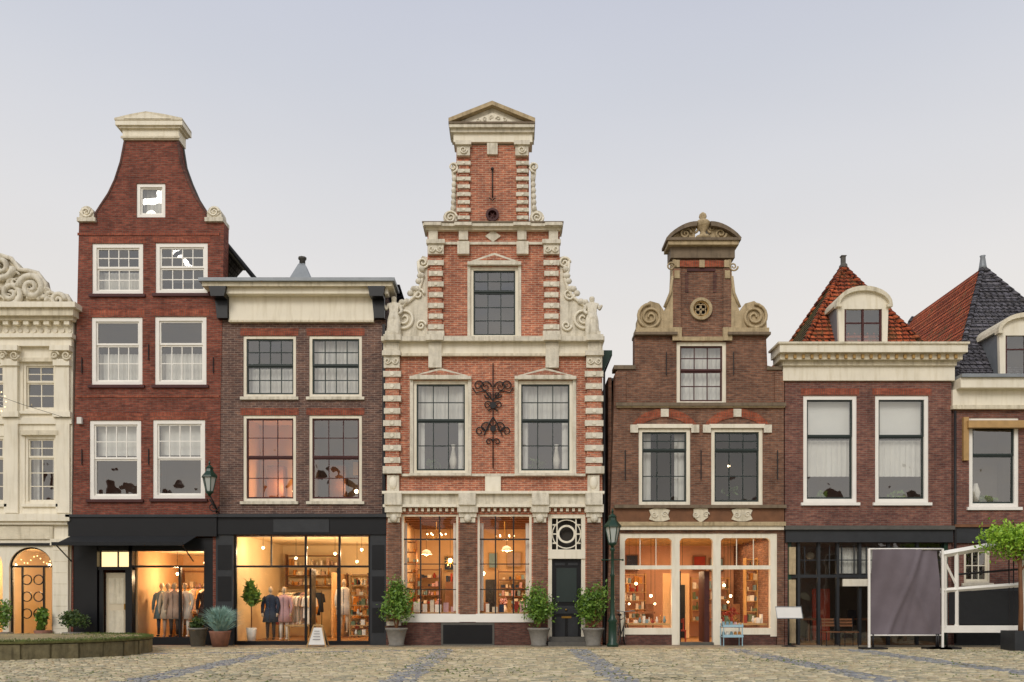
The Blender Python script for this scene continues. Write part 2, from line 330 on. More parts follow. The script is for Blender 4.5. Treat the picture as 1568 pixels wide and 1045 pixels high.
def statue(b,px,py,flip=1,y=-.02):
    x,yy,z=X(px),b.y+y,Z(py)
    J=[(0,0,0),(0,.0,.22),(0,0,.42),(0,0,.56),(0,-.02,.68),(0,-.02,.76),
       (.17*flip,0,.5),(.25*flip,-.05,.3),(.16*flip,-.15,.18),(-.17*flip,0,.5),(-.24*flip,-.03,.34),(-.3*flip,-.06,.5),
       (.11*flip,-.12,0),(.12*flip,-.16,-.28),(.12*flip,-.2,-.5),(-.09*flip,-.1,-.02),(-.1*flip,-.12,-.3),(-.1*flip,-.16,-.5)]
    E=[(0,1),(1,2),(2,3),(3,4),(4,5),(2,6),(6,7),(7,8),(2,9),(9,10),(10,11),(0,12),(12,13),(13,14),(0,15),(15,16),(16,17)]
    R=[.17,.14,.14,.06,.1,.08,.075,.055,.04,.075,.055,.04,.12,.1,.08,.12,.1,.08]
    me=bpy.data.meshes.new('stone_figure'); me.from_pydata([(x+a,yy+c,z+d) for a,c,d in J],E,[])
    me.materials.append(MT['stone_white']); o=bpy.data.objects.new('stone_figure',me); sc.collection.objects.link(o); o.parent=b.root
    m=o.modifiers.new('s','SKIN')
    for i,sv in enumerate(me.skin_vertices[0].data): sv.radius=(R[i],R[i]); sv.use_root=(i==0)
    sb=o.modifiers.new('d','SUBSURF'); sb.levels=2; sb.render_levels=2
    b.lathe('stone_figure_robe','stone_white',x,yy-.08,[(.26,z-.58),(.22,z-.3),(.17,z-.02),(.13,z+.15)],12,1,.8)

# ================= WORLD / SUN / CAMERA
w=bpy.data.worlds.new('World'); sc.world=w; w.use_nodes=True; nt=w.node_tree; bg=nt.nodes['Background']
sky=nt.nodes.new('ShaderNodeTexSky'); sky.sky_type='NISHITA'; sky.sun_disc=False
EL=math.radians(38); AZ=math.radians(200)   # veiled sun behind the photographer
sky.sun_elevation=EL; sky.sun_rotation=AZ
tc=nt.nodes.new('ShaderNodeTexCoord'); sp=nt.nodes.new('ShaderNodeSeparateXYZ'); nt.links.new(tc.outputs['Generated'],sp.inputs[0])
rp=nt.nodes.new('ShaderNodeValToRGB'); nt.links.new(sp.outputs['Z'],rp.inputs['Fac'])
e=rp.color_ramp.elements
e[0].position=0; e[0].color=C('f6ece2'); e[1].position=1; e[1].color=C('c4cad9')
for pos,h in ((.2,'f0e9e2'),(.31,'eae6e2'),(.43,'dfdfe2'),(.52,'d3d6df'),(.6,'c9cddb')):
    q=e.new(pos); q.color=C(h)
ns=nt.nodes.new('ShaderNodeTexNoise'); ns.inputs['Scale'].default_value=1.6; ns.inputs['Detail'].default_value=4
mp=nt.nodes.new('ShaderNodeMapping'); mp.inputs['Scale'].default_value=(1,1,3); nt.links.new(tc.outputs['Generated'],mp.inputs[0]); nt.links.new(mp.outputs[0],ns.inputs['Vector'])
mr=nt.nodes.new('ShaderNodeMapRange'); mr.inputs[1].default_value=.3; mr.inputs[2].default_value=.7; mr.inputs[3].default_value=9.7; mr.inputs[4].default_value=10.3; nt.links.new(ns.outputs['Fac'],mr.inputs[0])
vm=nt.nodes.new('ShaderNodeVectorMath'); vm.operation='SCALE'; nt.links.new(mr.outputs[0],vm.inputs[3])
nt.links.new(rp.outputs['Color'],vm.inputs[0])
mx=nt.nodes.new('ShaderNodeMix'); mx.data_type='RGBA'; mx.inputs[0].default_value=.95
nt.links.new(sky.outputs[0],mx.inputs[6]); nt.links.new(vm.outputs[0],mx.inputs[7])
nt.links.new(mx.outputs[2],bg.inputs['Color']); bg.inputs['Strength'].default_value=.1
sl=bpy.data.lights.new('sun','SUN'); sl.energy=1.5; sl.angle=math.radians(25); sl.color=(1,.94,.85)
so=bpy.data.objects.new('sun',sl); sc.collection.objects.link(so)
d=Vector((math.sin(AZ)*math.cos(EL),math.cos(AZ)*math.cos(EL),math.sin(EL)))
so.rotation_euler=d.to_track_quat('Z','Y').to_euler()
cam=bpy.data.cameras.new('camera'); co=bpy.data.objects.new('camera',cam); sc.collection.objects.link(co); sc.camera=co
co.location=(0,-CAMD,CAMZ); co.rotation_euler=(math.radians(90),0,0)
cam.lens=36*CAMD/(1568/U); cam.shift_y=(925-522.5)/1568; cam.clip_end=2000
sc.view_settings.view_transform='Standard'; sc.view_settings.look='None'; sc.view_settings.exposure=0

# ================= GROUND
g=Obj('ground')
g.quad('earth','setts',[(-400,-400,-.03),(400,-400,-.03),(400,400,-.03),(-400,400,-.03)])
g.quad('joint_bed','grout',[(-21,-16,-.012),(21,-16,-.012),(21,-1.4,-.012),(-21,-1.4,-.012)])
g.done()
g=Obj('cobblestones')
yy=-15.9; row=0
while yy<-1.5:
    dpt=.125; x=-20.5+(.11 if row%2 else 0)+random.uniform(-.02,.02)
    while x<20.5:
        band=any(abs(x-c)<h for c,h in ((-2.0,.3),(1.8,.3),(-6.4,.3),(6.3,.3),(9.6,.35))) or abs((yy+2.4)-(x+2)*.2)<.22 and x<-2.3
        wv=.13 if band else random.uniform(.15,.22)
        if not(x<-12.6 and -6.5<yy):
            z=random.uniform(-.005,.01)+.018*math.sin(x*1.3+yy)*math.sin(yy*.9-x*.4)*.6
            j=.006; s=.016; tx=random.uniform(-.005,.005); ty=random.uniform(-.005,.005)
            a0,a1,b0,b1=x+j,x+wv-j,yy+j,yy+dpt-j
            V=[(a0,b0,-.02),(a1,b0,-.02),(a1,b1,-.02),(a0,b1,-.02),(a0+s,b0+s,z-tx-ty),(a1-s,b0+s,z+tx-ty),(a1-s,b1-s,z+tx+ty),(a0+s,b1-s,z-tx+ty)]
            g.add('cobble_stones','band_stone%d'%random.randrange(3) if band and random.random()<.85 else 'sett_stone%d'%random.randrange(6),V,[(0,1,5,4),(1,2,6,5),(2,3,7,6),(3,0,4,7),(4,5,6,7)])
        x+=wv
    yy+=dpt; row+=1
V=[];F=[]
for _ in range(9000):   # moss and weeds in the joints
    x=random.uniform(-20,20); y=-16+.125*random.randrange(0,116)+.1
    if math.sin(x*.7+y*.5)+math.sin(x*.31-y*.9)+random.uniform(-1.4,1.4)<.6: continue
    k=len(V); h=random.uniform(.008,.025); w_=random.uniform(.01,.04)
    V+=[(x-w_,y,-.01),(x+w_,y,-.01),(x+random.uniform(-.02,.02),y+.01,h)]; F.append((k,k+1,k+2))
g.add('leaves_joint_moss','grass',V,F); g.done()
g=Obj('pavement'); g.wbox('sidewalk','setts_walk',-25,25,-1.3,.35,-.1,.035); g.wbox('kerb','stone_tan',-25,25,-1.42,-1.302,-.1,.03); g.done()
g=Obj('raised_terrace')
o=[(-30,-6.7)]+[(-12.5+2.9*math.sin(a),-3.9-2.75*math.cos(a)) for a in [math.radians(q) for q in range(0,181,12)]]+[(-30,-1.15)]
n=len(o)
def layer(part,mat,sc_,z0,z1):
    cx,cy=-12.5,-3.9
    q=[((x-cx)*sc_+cx if x>cx-5 else x,(y-cy)*sc_+cy) for x,y in o]
    V=[(x,y,z0) for x,y in q]+[(x,y,z1) for x,y in q]
    g.add(part,mat,V,[tuple(range(n,2*n))]+[(i,(i+1)%n,(i+1)%n+n,i+n) for i in range(n)])
layer('stone_edge','kerb_stone',1,-.05,.38); layer('mossy_coping','moss',1.02,.38,.43); layer('terrace_paving','setts',.93,.43,.437)
V=[];F=[]
for _ in range(9000):
    t=random.random(); i=random.randrange(0,n-1)
    if random.random()<.5: i=0
    a,b_=Vector(o[i]),Vector(o[i+1])
    p=a.lerp(b_,t); cen=Vector((min(p.x,-12.5),-3.9)); p=p+(cen-p)*(random.uniform(-.02,.06) if random.random()<.75 else random.uniform(0,.5))
    h=random.uniform(.015,.06); an=random.uniform(0,6.28); k=len(V)
    V+=[(p.x-.012*math.cos(an),p.y-.012*math.sin(an),.43),(p.x+.012*math.cos(an),p.y+.012*math.sin(an),.43),(p.x+random.uniform(-.03,.03),p.y+random.uniform(-.03,.03),.43+h)]; F.append((k,k+1,k+2))
g.add('leaves_grass','grass',V,F)
x=-24
while x<-12.6:
    wv=random.uniform(.22,.42); dd=random.uniform(.01,.05); g.wbox('edge_blocks','kerb_stone',x+.012,x+wv,-6.72-dd,-6.69,-.02,.36+random.uniform(-.03,.01)); x+=wv
for i in range(1,n-2):
    a,b_=Vector(o[i]),Vector(o[i+1]); dv=(b_-a); nn=Vector((dv.y,-dv.x)).normalized()
    p,q=a+dv*.04,b_-dv*.04; oo=nn*random.uniform(.02,.05)
    V=[(p.x,p.y,0),(q.x,q.y,0),(q.x,q.y,.36),(p.x,p.y,.36),(p.x+oo.x,p.y+oo.y,0),(q.x+oo.x,q.y+oo.y,0),(q.x+oo.x,q.y+oo.y,.35),(p.x+oo.x,p.y+oo.y,.35)]
    g.add('edge_blocks','kerb_stone',V,[(4,5,6,7),(0,4,7,3),(1,5,6,2),(3,7,6,2)])
g.done()

# ================= B1 cream stone house
b=Obj('cream_stone_house',0)
win(b,35,86,556,630,'cream',2,2,2,.42,'room_mid',4,'cream',None); win(b,38,86,668,772,'cream',2,2,3,.33,'room_mid',4,'cream','sides')
win(b,-50,8,556,630,'cream',2,2,2,.42,'room_mid',4,'cream'); win(b,-50,8,668,772,'cream',2,2,3,.33,'room_mid',4,'cream')
arch=[(14,985)]+[(47-33*math.cos(a),868-30*math.sin(a)) for a in [math.pi*i/12 for i in range(13)]]+[(80,985)]
arch2=[(-56,985)]+[(-26-30*math.cos(a),868-30*math.sin(a)) for a in [math.pi*i/12 for i in range(13)]]+[(4,985)]
b.holes+=[arch,arch2]
b.plate('walls','cream',[(-140,990),(-140,478),(112,478),(108,990)],b.holes,0,.3)
body(b,-140,115,480,9,'cream_old')
b.box('cornice','cream_old',-150,121,478,489,-.35,.3); b.box('cornice','cream',-150,126,470,478,-.45,.35); b.box('cornice','cream_old',-150,117,489,494,-.22,-.002)
b.box('frieze','cream',-150,113,520,532,-.14,-.003); b.box('frieze','cream',-150,116,514,520,-.22,-.003)
for k in range(16): b.box('dentils','cream',-130+k*15.5,-122+k*15.5,494,500,-.18,-.003)
for k in range(22): b.disc('frieze_ornament','stone_white',-120+k*10.8,507,3.6,-.035,-.003,8)
b.box('string_course','cream',-150,111,788,799,-.2,-.003); b.box('string_course','cream',-150,106,799,804,-.12,-.003)
b.box('string_course','cream',-150,111,640,650,-.06,-.003)
b.box('shop_fascia','cream_old',-150,82,806,826,-.05,-.004)
b.box('window_surround','cream_old',30,91,549,555,-.08,-.002); b.box('window_surround','cream_old',33,91,660,667,-.08,-.002)
for px in (97,18):
    b.box('pilaster','cream',px-10,px+11,560,640,-.1,-.003); b.box('capital','cream',px-15,px+15,532,540,-.24,-.004); b.box('capital','cream',px-12,px+13,552,562,-.16,-.004)
    for sg in (-1,1): b.spiral('capital_scroll','cream_old',px+sg*9,547,7,1.6,0,sg,-.18,.035)
    b.box('pilaster','cream',px-10,px+11,650,786,-.07,-.003)
    b.box('pilaster_base','cream',px-13,px+14,632,640,-.15,-.004)
b.box('shop_pier','cream',84,107,832,985,-.12,-.003); b.box('shop_pier','cream',81,110,826,836,-.17,-.004)
for k in range(8): b.box('shop_pier','cream_old',85,106,843+k*17,844+k*17,-.124,-.1)
b.tube('arch_moulding','black_paint',[(47-32*math.cos(a),868-29*math.sin(a)) for a in [math.pi*i/16 for i in range(17)]],.03,6,False,.08)
b.box('shop_fascia','black_paint',-60,80,832,836,-.06,.02)
b.box('shop_frame','black_paint',14,80,866,869,.1,.16)
for px in (15,31,64,78): b.box('shop_frame','black_paint',px-1.2,px+1.2,869,985,.1,.16)
for px in (38,56):
    for q in range(3): b.ring('ironwork','black_paint',px,888+q*26,8,6.6,.1,.13)
shoproom(b,-56,83,835,4.5,'room_cream')
b.quad('shop_glass','glass_shop',[(X(14),.14,0),(X(80),.14,0),(X(80),.14,Z(838)),(X(14),.14,Z(838))])
shelves(b,10,48,880,965,4,3.8,['cloth0','cloth3','cloth4','cloth1']); shelves(b,52,80,880,965,4,3.2,['cloth0','cloth3','cloth4','cloth5'])
pendant(b,35,862,1.5,Z(835),26); pendant(b,60,878,2.2,Z(835),26); pendant(b,-20,862,1.5,Z(835),26)
for k in range(12): b.ball('fairy_lights','fairy',(X(18+k*5),.5,Z(856+6*math.sin(k))),.02,6)
b.plate('crest_carving','cream_old',[(-60,470),(-60,400),(0,395),(14,392),(26,402),(38,416),(56,418),(70,430),(74,448),(96,450),(108,462),(112,470)],[],-.02,.2)
for (px,py,r,t,a0,dr) in ((52,443,20,1.8,math.pi,1),(92,462,11,1.6,0,-1),(20,452,17,1.6,math.pi/2,-1),(5,412,19,1.6,0,1)):
    b.spiral('crest_carving','stone_white',px,py,r,t,a0,dr,-.12,.09*r/20+.03)
def acanthus(px,py,ang,L_,w_):
    pts=[]
    for i in range(9):
        t=i/8; a=ang+1.5*t*t; pts.append((px+L_*t*math.cos(a),py+L_*t*math.sin(a)))
    b.tube('crest_leaves','stone_white',pts,[w_*(.35+math.sin(math.pi*min(t_/8+.15,1))*.8)*.6 for t_ in range(9)],6,False,-.1)
for k in range(60):
    px=random.uniform(-40,78); top_=396+max(0,px)*.62; py=random.uniform(top_+10,466); acanthus(px,py,random.uniform(-2.8,-.6),random.uniform(9,16),.09)
b.tube('crest_carving','stone_white',[(75,466),(88,452),(104,455),(112,468)],.08,8,False,-.05)
b.tube('crest_carving','stone_white',[(0,392),(20,398),(32,415),(44,416),(60,420),(72,436),(76,456)],.07,8,False,-.08)
b.done()
b=Obj('hanging_star_light',-.9)
for k in range(14):
    a=2*math.pi*k/14; b.tube('star_ray','paper',[(18,626),(18+18*math.cos(a),626+18*math.sin(a))],.008,4,False,0)
    b.ball('star_bulb','fairy',(X(18+18*math.cos(a)),b.y,Z(626+18*math.sin(a))),.02,6)
b.tube('cable','iron',[(-200,560),(-80,598),(18,615),(60,630),(118,648)],.006,4,False,.05); b.done()

# ================= B2 neck gable
b=Obj('neck_gable_house',0)
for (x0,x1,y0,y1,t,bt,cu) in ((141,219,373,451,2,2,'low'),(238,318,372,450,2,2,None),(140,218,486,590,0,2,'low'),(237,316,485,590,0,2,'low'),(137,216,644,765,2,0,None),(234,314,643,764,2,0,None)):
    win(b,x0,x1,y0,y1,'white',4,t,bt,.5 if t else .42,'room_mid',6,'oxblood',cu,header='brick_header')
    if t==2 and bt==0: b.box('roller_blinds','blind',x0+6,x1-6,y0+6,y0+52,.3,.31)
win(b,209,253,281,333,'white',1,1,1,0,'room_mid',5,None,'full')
b.holes.append(rect(112,326,822,988))
out=[(108,990),(115,600),(121,341),(146,340),(147,326),(156,312),(166,297),(176,276),(185,248),(191,215),(272,215),(277,248),(286,273),(297,298),(307,314),(316,326),(317,340),(343,341),(338,600),(333,990)]
b.plate('walls','brick_dark_red',out,b.holes,0,.45); body(b,112,337,420,9,'brick_dark_red')
for L_ in ([(147,338),(147,326),(156,312),(166,297),(176,276),(185,248),(191,217)],[(272,217),(277,248),(286,273),(297,298),(307,314),(316,326),(317,338)]):
    b.tube('gable_coping','brick_plinth',L_,.05,6,False,.02); b.tube('gable_coping','stone_dark',L_,.05,6,False,.42)
b.box('gable_entablature','cream',189,275,198,215.5,-.06,.5); b.box('gable_entablature','cream_old',187,277,211,214,-.1,-.062)
b.box('gable_cornice','cream',181,283,189,197,-.2,.55); b.box('gable_cornice','cream_old',185,279,197,200,-.14,.5)
b.plate('gable_pediment','cream_old',[(180,190),(180,187),(205,181),(228,177),(255,181),(283,187),(283,190)],[],-.22,.55)
b.plate('gable_pediment','cream',[(195,188.5),(228,180),(266,188.5)],[],-.24,-.21)
for px,sg in ((134,1),(329,-1)):
    b.box('shoulder_base','stone_white',px-14,px+14,335,341,-.1,.5)
    b.plate('shoulder_shell','stone_white',[(px-11,335)]+[(px-11*math.cos(a),330-13*math.sin(a)) for a in [math.pi*i/10 for i in range(11)]]+[(px+11,335)],[],-.06,.4)
    b.spiral('shoulder_scroll','cream',px,327,8,1.8,0,sg,-.09,.03)
    for k in range(5):
        a=math.pi*(k+.5)/5; b.tube('shell_rib','cream',[(px,334),(px-11*math.cos(a),330-12*math.sin(a))],.022,5,False,-.07)
xr=-11.04
for side,(xe,ze) in {'r':(-8.1,11.5),'l':(-13.3,12.6)}.items():
    b.quad('roof','tile_slate',[(xr,.6,15.1),(xe,.6,ze),(xe,9,ze),(xr,9,15.1)])
b.tube('roof_verge','charcoal',[(xr,.6,15.13),(-8.05,.6,11.5)],.06,6)
b.tube('roof_ridge','charcoal',[(xr,.6,15.12),(xr,9,15.12)],.09,6)
b.box('string_course','brick_header',119,336,357,361,-.02,-.001); b.box('string_course','brick_header',117,336,605,609,-.02,-.001)
for px,py in ((228,700),(126,700),(327,560),(126,560),(228,540)): b.tube('wall_anchor','iron',[(px,py-12),(px,py+12)],.016,5,False,-.03)
b.box('alarm_box','paper',120,127,640,650,-.1,-.001)
b.box('shop_fascia','black_paint',108,334,793,822,-.14,-.001); b.box('shop_fascia','charcoal',105,336,789,793,-.2,-.001)
b.quad('awning','canvas_black',[(X(108),-1.0,Z(838)),(X(300),-1.0,Z(838)),(X(304),-.15,Z(822)),(X(112),-.15,Z(822))])
b.box('awning','canvas_black',106,300,834,839,-1.01,-.99)
for p in (112,298): b.tube('awning_arm','iron',[(X(p),-.98,Z(838)),(X(p),-.1,Z(860))],.02,5)
b.box('shop_pier','black_paint',112,148,824,988,.02,.3); b.box('shop_pier','black_paint',312,326,824,988,.02,.3)
b.box('shop_mullion','black_paint',196,201,824,988,.05,.25); b.box('shop_mullion','black_paint',148,201,868,873,.06,.24)
b.box('shop_mullion','black_paint',201,312,866,869,.06,.24); b.box('shop_mullion','black_paint',272,275,869,980,.07,.2); b.box('shop_mullion','black_paint',148,312,824,844,.05,.24)
b.box('shop_plinth','black_paint',201,312,976,988,.04,.3)
b.box('door','black_paint',150,156,873,988,.08,.14); b.box('door','door_beige',157,190,877,985,.22,.28); b.box('door_handle','brass',186,188,925,934,.16,.22)
b.box('door','black_paint',190,196,873,988,.08,.14)
for q in (885,935): b.box('door_panel','cream_old',162,185,q,q+40,.205,.221)
b.box('transom_light','glow_panel',150,195,845,868,.24,.28); b.box('transom_bar','black_paint',175,177,845,868,.2,.24)
b.quad('shop_glass','glass_shop',[(X(201),.16,Z(978)),(X(312),.16,Z(978)),(X(312),.16,Z(843)),(X(201),.16,Z(843))])
shoproom(b,203,320,840,4,'room_warm')
for px,m,l in ((224,'cloth8','cloth2'),(238,'cloth0','cloth6'),(252,'cloth6','cloth7'),(265,'cloth4','cloth4'),(298,'cloth7','cloth1')): manneq(b,px,.75+.2*(px%3),m,l,1.7,.25)
rack(b,210,300,900,2.6,['cloth0','cloth9','cloth4','cloth6','cloth3'],18)
shelves(b,208,315,868,960,3,3.6,['cloth0','cloth3','cloth4','cloth9'])
pendant(b,240,876,1.6,Z(840),40); pendant(b,285,858,1.6,Z(840),40)
b.box('lit_display','glow_panel',280,302,848,864,3.5,3.55)
b.done()

# ================= B3 dark brick house
b=Obj('cornice_house',.02)
for x0 in (372,473):
    win(b,x0,x0+81,514,608,'cream',4,2,2,.5,'room_mid',4.5,'stone_white','low' if x0<400 else 'full',sash='sashgreen',header='brick_header')
    win(b,x0,x0+81,636,768,'cream',3,2,2,.5,'room_warm' if x0<400 else 'room_mid',4.5,'stone_white',None,gl='glass_up',sash='oxblood',header='brick_header',rd=2.2,mun=1.2)
    b.light(X(x0+40),b.y+1.3,Z(735),26 if x0<400 else 9,(1,.5,.2),.12)
    b.ball('table_lamp','bulb',(X(x0+58),b.y+1.6,Z(742)),.07)
    b.box('upstairs_cabinet','wood',x0+14,x0+40,700,768,1.6,2.0); b.box('upstairs_picture','gold_trim',x0+48,x0+66,690,712,2.1,2.18)
b.holes.append(rect(338,586,821,988))
b.plate('walls','brick_purple',[(334,990),(334,445),(591,445),(591,990)],b.holes,0,.42); body(b,334,591,448,9,'brick_purple')
b.box('entablature','cream',352,573,456,492,-.1,-.001); b.box('entablature','cream_old',352,573,492,495,-.14,-.001)
b.box('cornice','cream_old',318,604,441,447,-.5,.45); b.box('cornice','zinc',314,608,436,441,-.6,.5); b.box('cornice','cream',330,596,447,456,-.36,.001)
for px in (341,580):
    b.plate('bracket','black_paint',[(px-10,449),(px+10,449),(px+10,490),(px-6,490)],[],-.2,-.003)
    b.plate('bracket','black_paint',[(px-13,447),(px+13,447),(px+10,462),(px-10,462)],[],-.5,-.2)
b.box('gutter_pipe','black_paint',586,590,498,790,-.1,-.02)
b.quad('roof','tile_slate',[at(388,436,1.5),at(612,436,1.5),(X(612),6,Z(446)),(X(388),6,Z(446))])
cx,cy,cz=at(463,433,2.5)
b.lathe('roof_cap','zinc',cx,cy,[(.55,cz-.4),(.5,cz),(.18,cz+.55),(.12,cz+.62)],4,1,1,False,math.pi/4)
b.lathe('chimney','stone_dark',cx,cy,[(.1,cz+.4),(.1,cz+.75),(.14,cz+.78),(.14,cz+.84)],8)
b.box('shop_fascia','black_paint',331,592,793,819,-.1,-.001); b.box('shop_fascia','charcoal',329,594,788,793,-.2,-.001); b.box('shop_sign','charcoal',420,505,796,816,-.13,-.101)
b.box('shop_pier','charcoal',331,358,819,988,-.05,.3); b.box('shop_pier','charcoal',567,592,819,988,-.05,.3)
for k in range(3): 
    for p0,p1 in ((331,358),(567,592)): b.box('shop_pier','black_paint',p0+3,p1-3,835+k*48,873+k*48,-.06,-.051)
for px in (359,467,519,565): b.box('shop_mullion','black_paint',px-1.5,px+1.5,821,988,.05,.15)
b.box('shop_mullion','black_paint',360,565,866,869,.06,.14); b.box('shop_mullion','black_paint',360,565,982,988,.04,.16)
b.box('shop_mullion','black_paint',413,415,821,866,.07,.13)
b.box('entrance_door','black_paint',470,473,870,984,.3,.9); b.box('entrance_door','black_paint',515,518,870,984,.07,.13)
for p0,p1 in ((360,467),(519,565)): b.quad('shop_glass','glass_shop',[(X(p0),b.y+.1,.05),(X(p1),b.y+.1,.05),(X(p1),b.y+.1,Z(822)),(X(p0),b.y+.1,Z(822))])
shoproom(b,352,572,815,6,'room_cream')
b.box('shop_interior','room_warm',470,473,870,985,3.5,6)
rack(b,412,463,912,1.6,['cloth0','cloth4','cloth7','cloth6','cloth3'],12,.95); rack(b,375,450,905,3.8,['cloth0','cloth9','cloth4','cloth7','cloth2'],14); rack(b,478,512,912,4.2,['cloth0','cloth4','cloth3'],8)
rack(b,375,408,915,2.4,['cloth1','cloth3','cloth6','cloth2'],8)
manneq(b,400,1.0,'cloth2','cloth7',1.68,.15); manneq(b,508,1.9,'cloth4','cloth0',1.75,.35); manneq(b,445,2.4,'cloth3','cloth2',1.7,.1); manneq(b,420,1.1,'cloth9','cloth4',1.68,.15)
shelves(b,524,562,878,975,6,1.3,['cloth0','cloth3','cloth4','cloth7','cloth5'],'wood_light',.2); shelves(b,365,460,835,890,3,5.5,['cloth0','cloth3','cloth4','cloth6']); shelves(b,478,515,870,970,5,5.5,['cloth0','cloth3','cloth1','cloth6']); shelves(b,522,568,835,870,2,5.5,['cloth0','cloth3','cloth4'])
b.leaves('leaves_shop_plant','leaf',(X(374),b.y+.7,Z(912)),(.25,.2,.5),300,.13,12,.6); b.lathe('plant_pot','cloth4',X(374),b.y+.7,[(.12,.05),(.17,.55)],12)
b.tube('plant_stem','wood',[(X(374),b.y+.7,.5),(X(374),b.y+.7,1.6)],.02)
b.box('display_table','wood_light',425,462,958,961,.9,1.5); b.box('display_table','wood_light',428,430,961,985,.95,1); b.box('display_table','wood_light',457,459,961,985,.95,1); goods(b,427,460,958,1,['cloth0','cloth3','cloth6'],.12)
for px,py,dy,w_ in ((385,835,1.2,26),(420,848,2.6,28),(452,834,1.4,26),(492,842,2,30),(510,850,4,30),(543,838,1.2,26)): pendant(b,px,py,dy,Z(815),w_)
b.done()

# ================= B4 stepped renaissance house
b=Obj('renaissance_gable_house',-.06)
for x0,x1 in ((633,717),(793,877)):
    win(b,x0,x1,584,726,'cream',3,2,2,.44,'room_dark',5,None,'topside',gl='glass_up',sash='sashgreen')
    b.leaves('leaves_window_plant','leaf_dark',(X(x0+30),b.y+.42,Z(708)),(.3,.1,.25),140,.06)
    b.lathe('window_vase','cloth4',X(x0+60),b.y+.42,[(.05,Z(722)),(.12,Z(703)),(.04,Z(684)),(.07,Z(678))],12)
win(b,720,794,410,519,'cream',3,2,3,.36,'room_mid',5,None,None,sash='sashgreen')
b.holes+= [rect(615,702,788,940),rect(731,814,788,940),rect(839,896,788,984)]
out=[(592,990),(592,521),(655,521),(655,352),(699,352),(699,224),(810,224),(810,352),(857,352),(857,521),(922,521),(922,990)]
b.holes.append([(754+9*math.cos(2*math.pi*k/20),331+9*math.sin(2*math.pi*k/20)) for k in range(20)])
b.plate('walls','brick_orange',out,b.holes,0,.45); body(b,594,920,523,9,'brick_brown')
S='stone_white'
b.box('plinth','brick_plinth',592,838,953,989,-.05,-.001); b.box('plinth','stone_dark',676,757,954,988,-.07,-.051); b.box('cellar_window','black_paint',679,754,957,986,-.075,-.071)
b.box('base_sill','white',613,704,940,953,-.09,.2); b.box('base_sill','white',704,729,941,952.5,-.085,-.002);b.box('base_sill','white',729,817,940,953,-.09,.2)
for p0,p1 in ((594,614),(704,729),(816,837),(898,920)):
    b.box('brick_pier','brick_brown',p0,p1,802,940 if p0 in(704,) else 952,-.05,-.002)
    b.box('pier_capital',S,p0-3,p1+3,778,786,-.2,-.002); b.box('pier_capital',S,p0-1,p1+1,786,793,-.13,-.002); b.box('pier_capital',S,p0+1,p1-1,793,801,-.09,-.002)
    b.ball('pier_capital',S,(X((p0+p1)/2),b.y-.13,Z(795)),(.12,.07,.13),10)
b.box('pier_pedestal',S,593,615,952,958,-.09,-.051)
def shopwin(x0,x1,y0,y1,fm):
    b.box('shop_window_frame',fm,x0,x0+3.5,y0,y1,.04,.16); b.box('shop_window_frame',fm,x1-3.5,x1,y0,y1,.04,.16)
    b.box('shop_window_frame',fm,x0+3.5,x1-3.5,y0,y0+3,.04,.16)
    b.box('shop_window_frame','iron',x0+3.5,x1-3.5,825,827.2,.06,.13)
    for k in range(1,3): m=x0+(x1-x0)*k/3; b.box('shop_window_bars','iron',m-1,m+1,y0+3,y1,.07,.12)
    for q in (864,903): b.box('shop_window_bars','iron',x0+3.5,x1-3.5,q-.7,q+.7,.075,.115)
    b.quad('shop_glass','glass_shop',[(X(x0),b.y+.1,Z(y1)),(X(x1),b.y+.1,Z(y1)),(X(x1),b.y+.1,Z(y0)),(X(x0),b.y+.1,Z(y0))])
shopwin(615,702,788,940,'cream'); shopwin(731,814,788,940,'cream')
shoproom(b,604,833,780,5.5,'room_warm',ceil='wood')
bk=['cloth1','cloth3','cloth4','cloth2','cloth0','cloth8','cloth9']
shelves(b,612,654,862,940,5,4.9,bk,'wood',.2); shelves(b,760,820,866,940,5,4.9,bk,'wood',.2); shelves(b,604,622,820,940,7,2.6,bk,'wood',.2); shelves(b,808,830,830,940,6,2.6,bk,'wood',.2)
for k in range(6): b.box('ceiling_beams','wood',606,831,781,789,.9+k*.8,1.05+k*.8)
for p0,p1,q0,q1,m in ((660,678,838,862,'cloth2'),(684,698,845,868,'cloth5'),(742,756,832,858,'cloth8'),(775,800,830,856,'cloth6')):
    b.box('picture_frame','gold_trim',p0-1.5,p1+1.5,q0-1.5,q1+1.5,5.38,5.44); b.box('picture','%s'%m,p0,p1,q0,q1,5.36,5.379)
b.box('cabinet','wood',664,698,885,985,4.6,5.2); b.box('doorway_inner','black_paint',735,752,880,985,5.4,5.45); goods(b,665,697,885,4.65,bk,.3)
for p in (660,772):
    x=X(p); b.lathe('round_table','wood_light',x,2.2,[(.05,.1),(.05,.95),(.5,.97),(.5,1.0)],18); b.lathe('table_vase','cloth4',x,2.2,[(.05,1.0),(.09,1.1),(.04,1.25)],10); b.leaves('leaves_bouquet','cloth9',(x,2.2,1.4),(.16,.12,.16),90,.04)
    for sx in (-.75,.75): b.wbox('chair_back','wood',x+sx-.2,x+sx+.2,2.3,2.34,.7,1.35); b.wbox('chair_back','wood',x+sx-.2,x+sx+.2,1.95,2.34,.62,.66)
b.box('display_shelf','wood_light',612,704,938,940,.3,.9); b.box('display_shelf','wood_light',729,817,938,940,.3,.9)
for p0,p1 in ((618,700),(734,812)):
    x=p0
    while x<p1:
        wv=random.uniform(5,10); h=random.uniform(8,20); b.box('display_books',random.choice(bk+['cloth4','cloth4','cloth0']),x,x+wv,938-h,938,.4,.43); x+=wv+random.uniform(1,6)
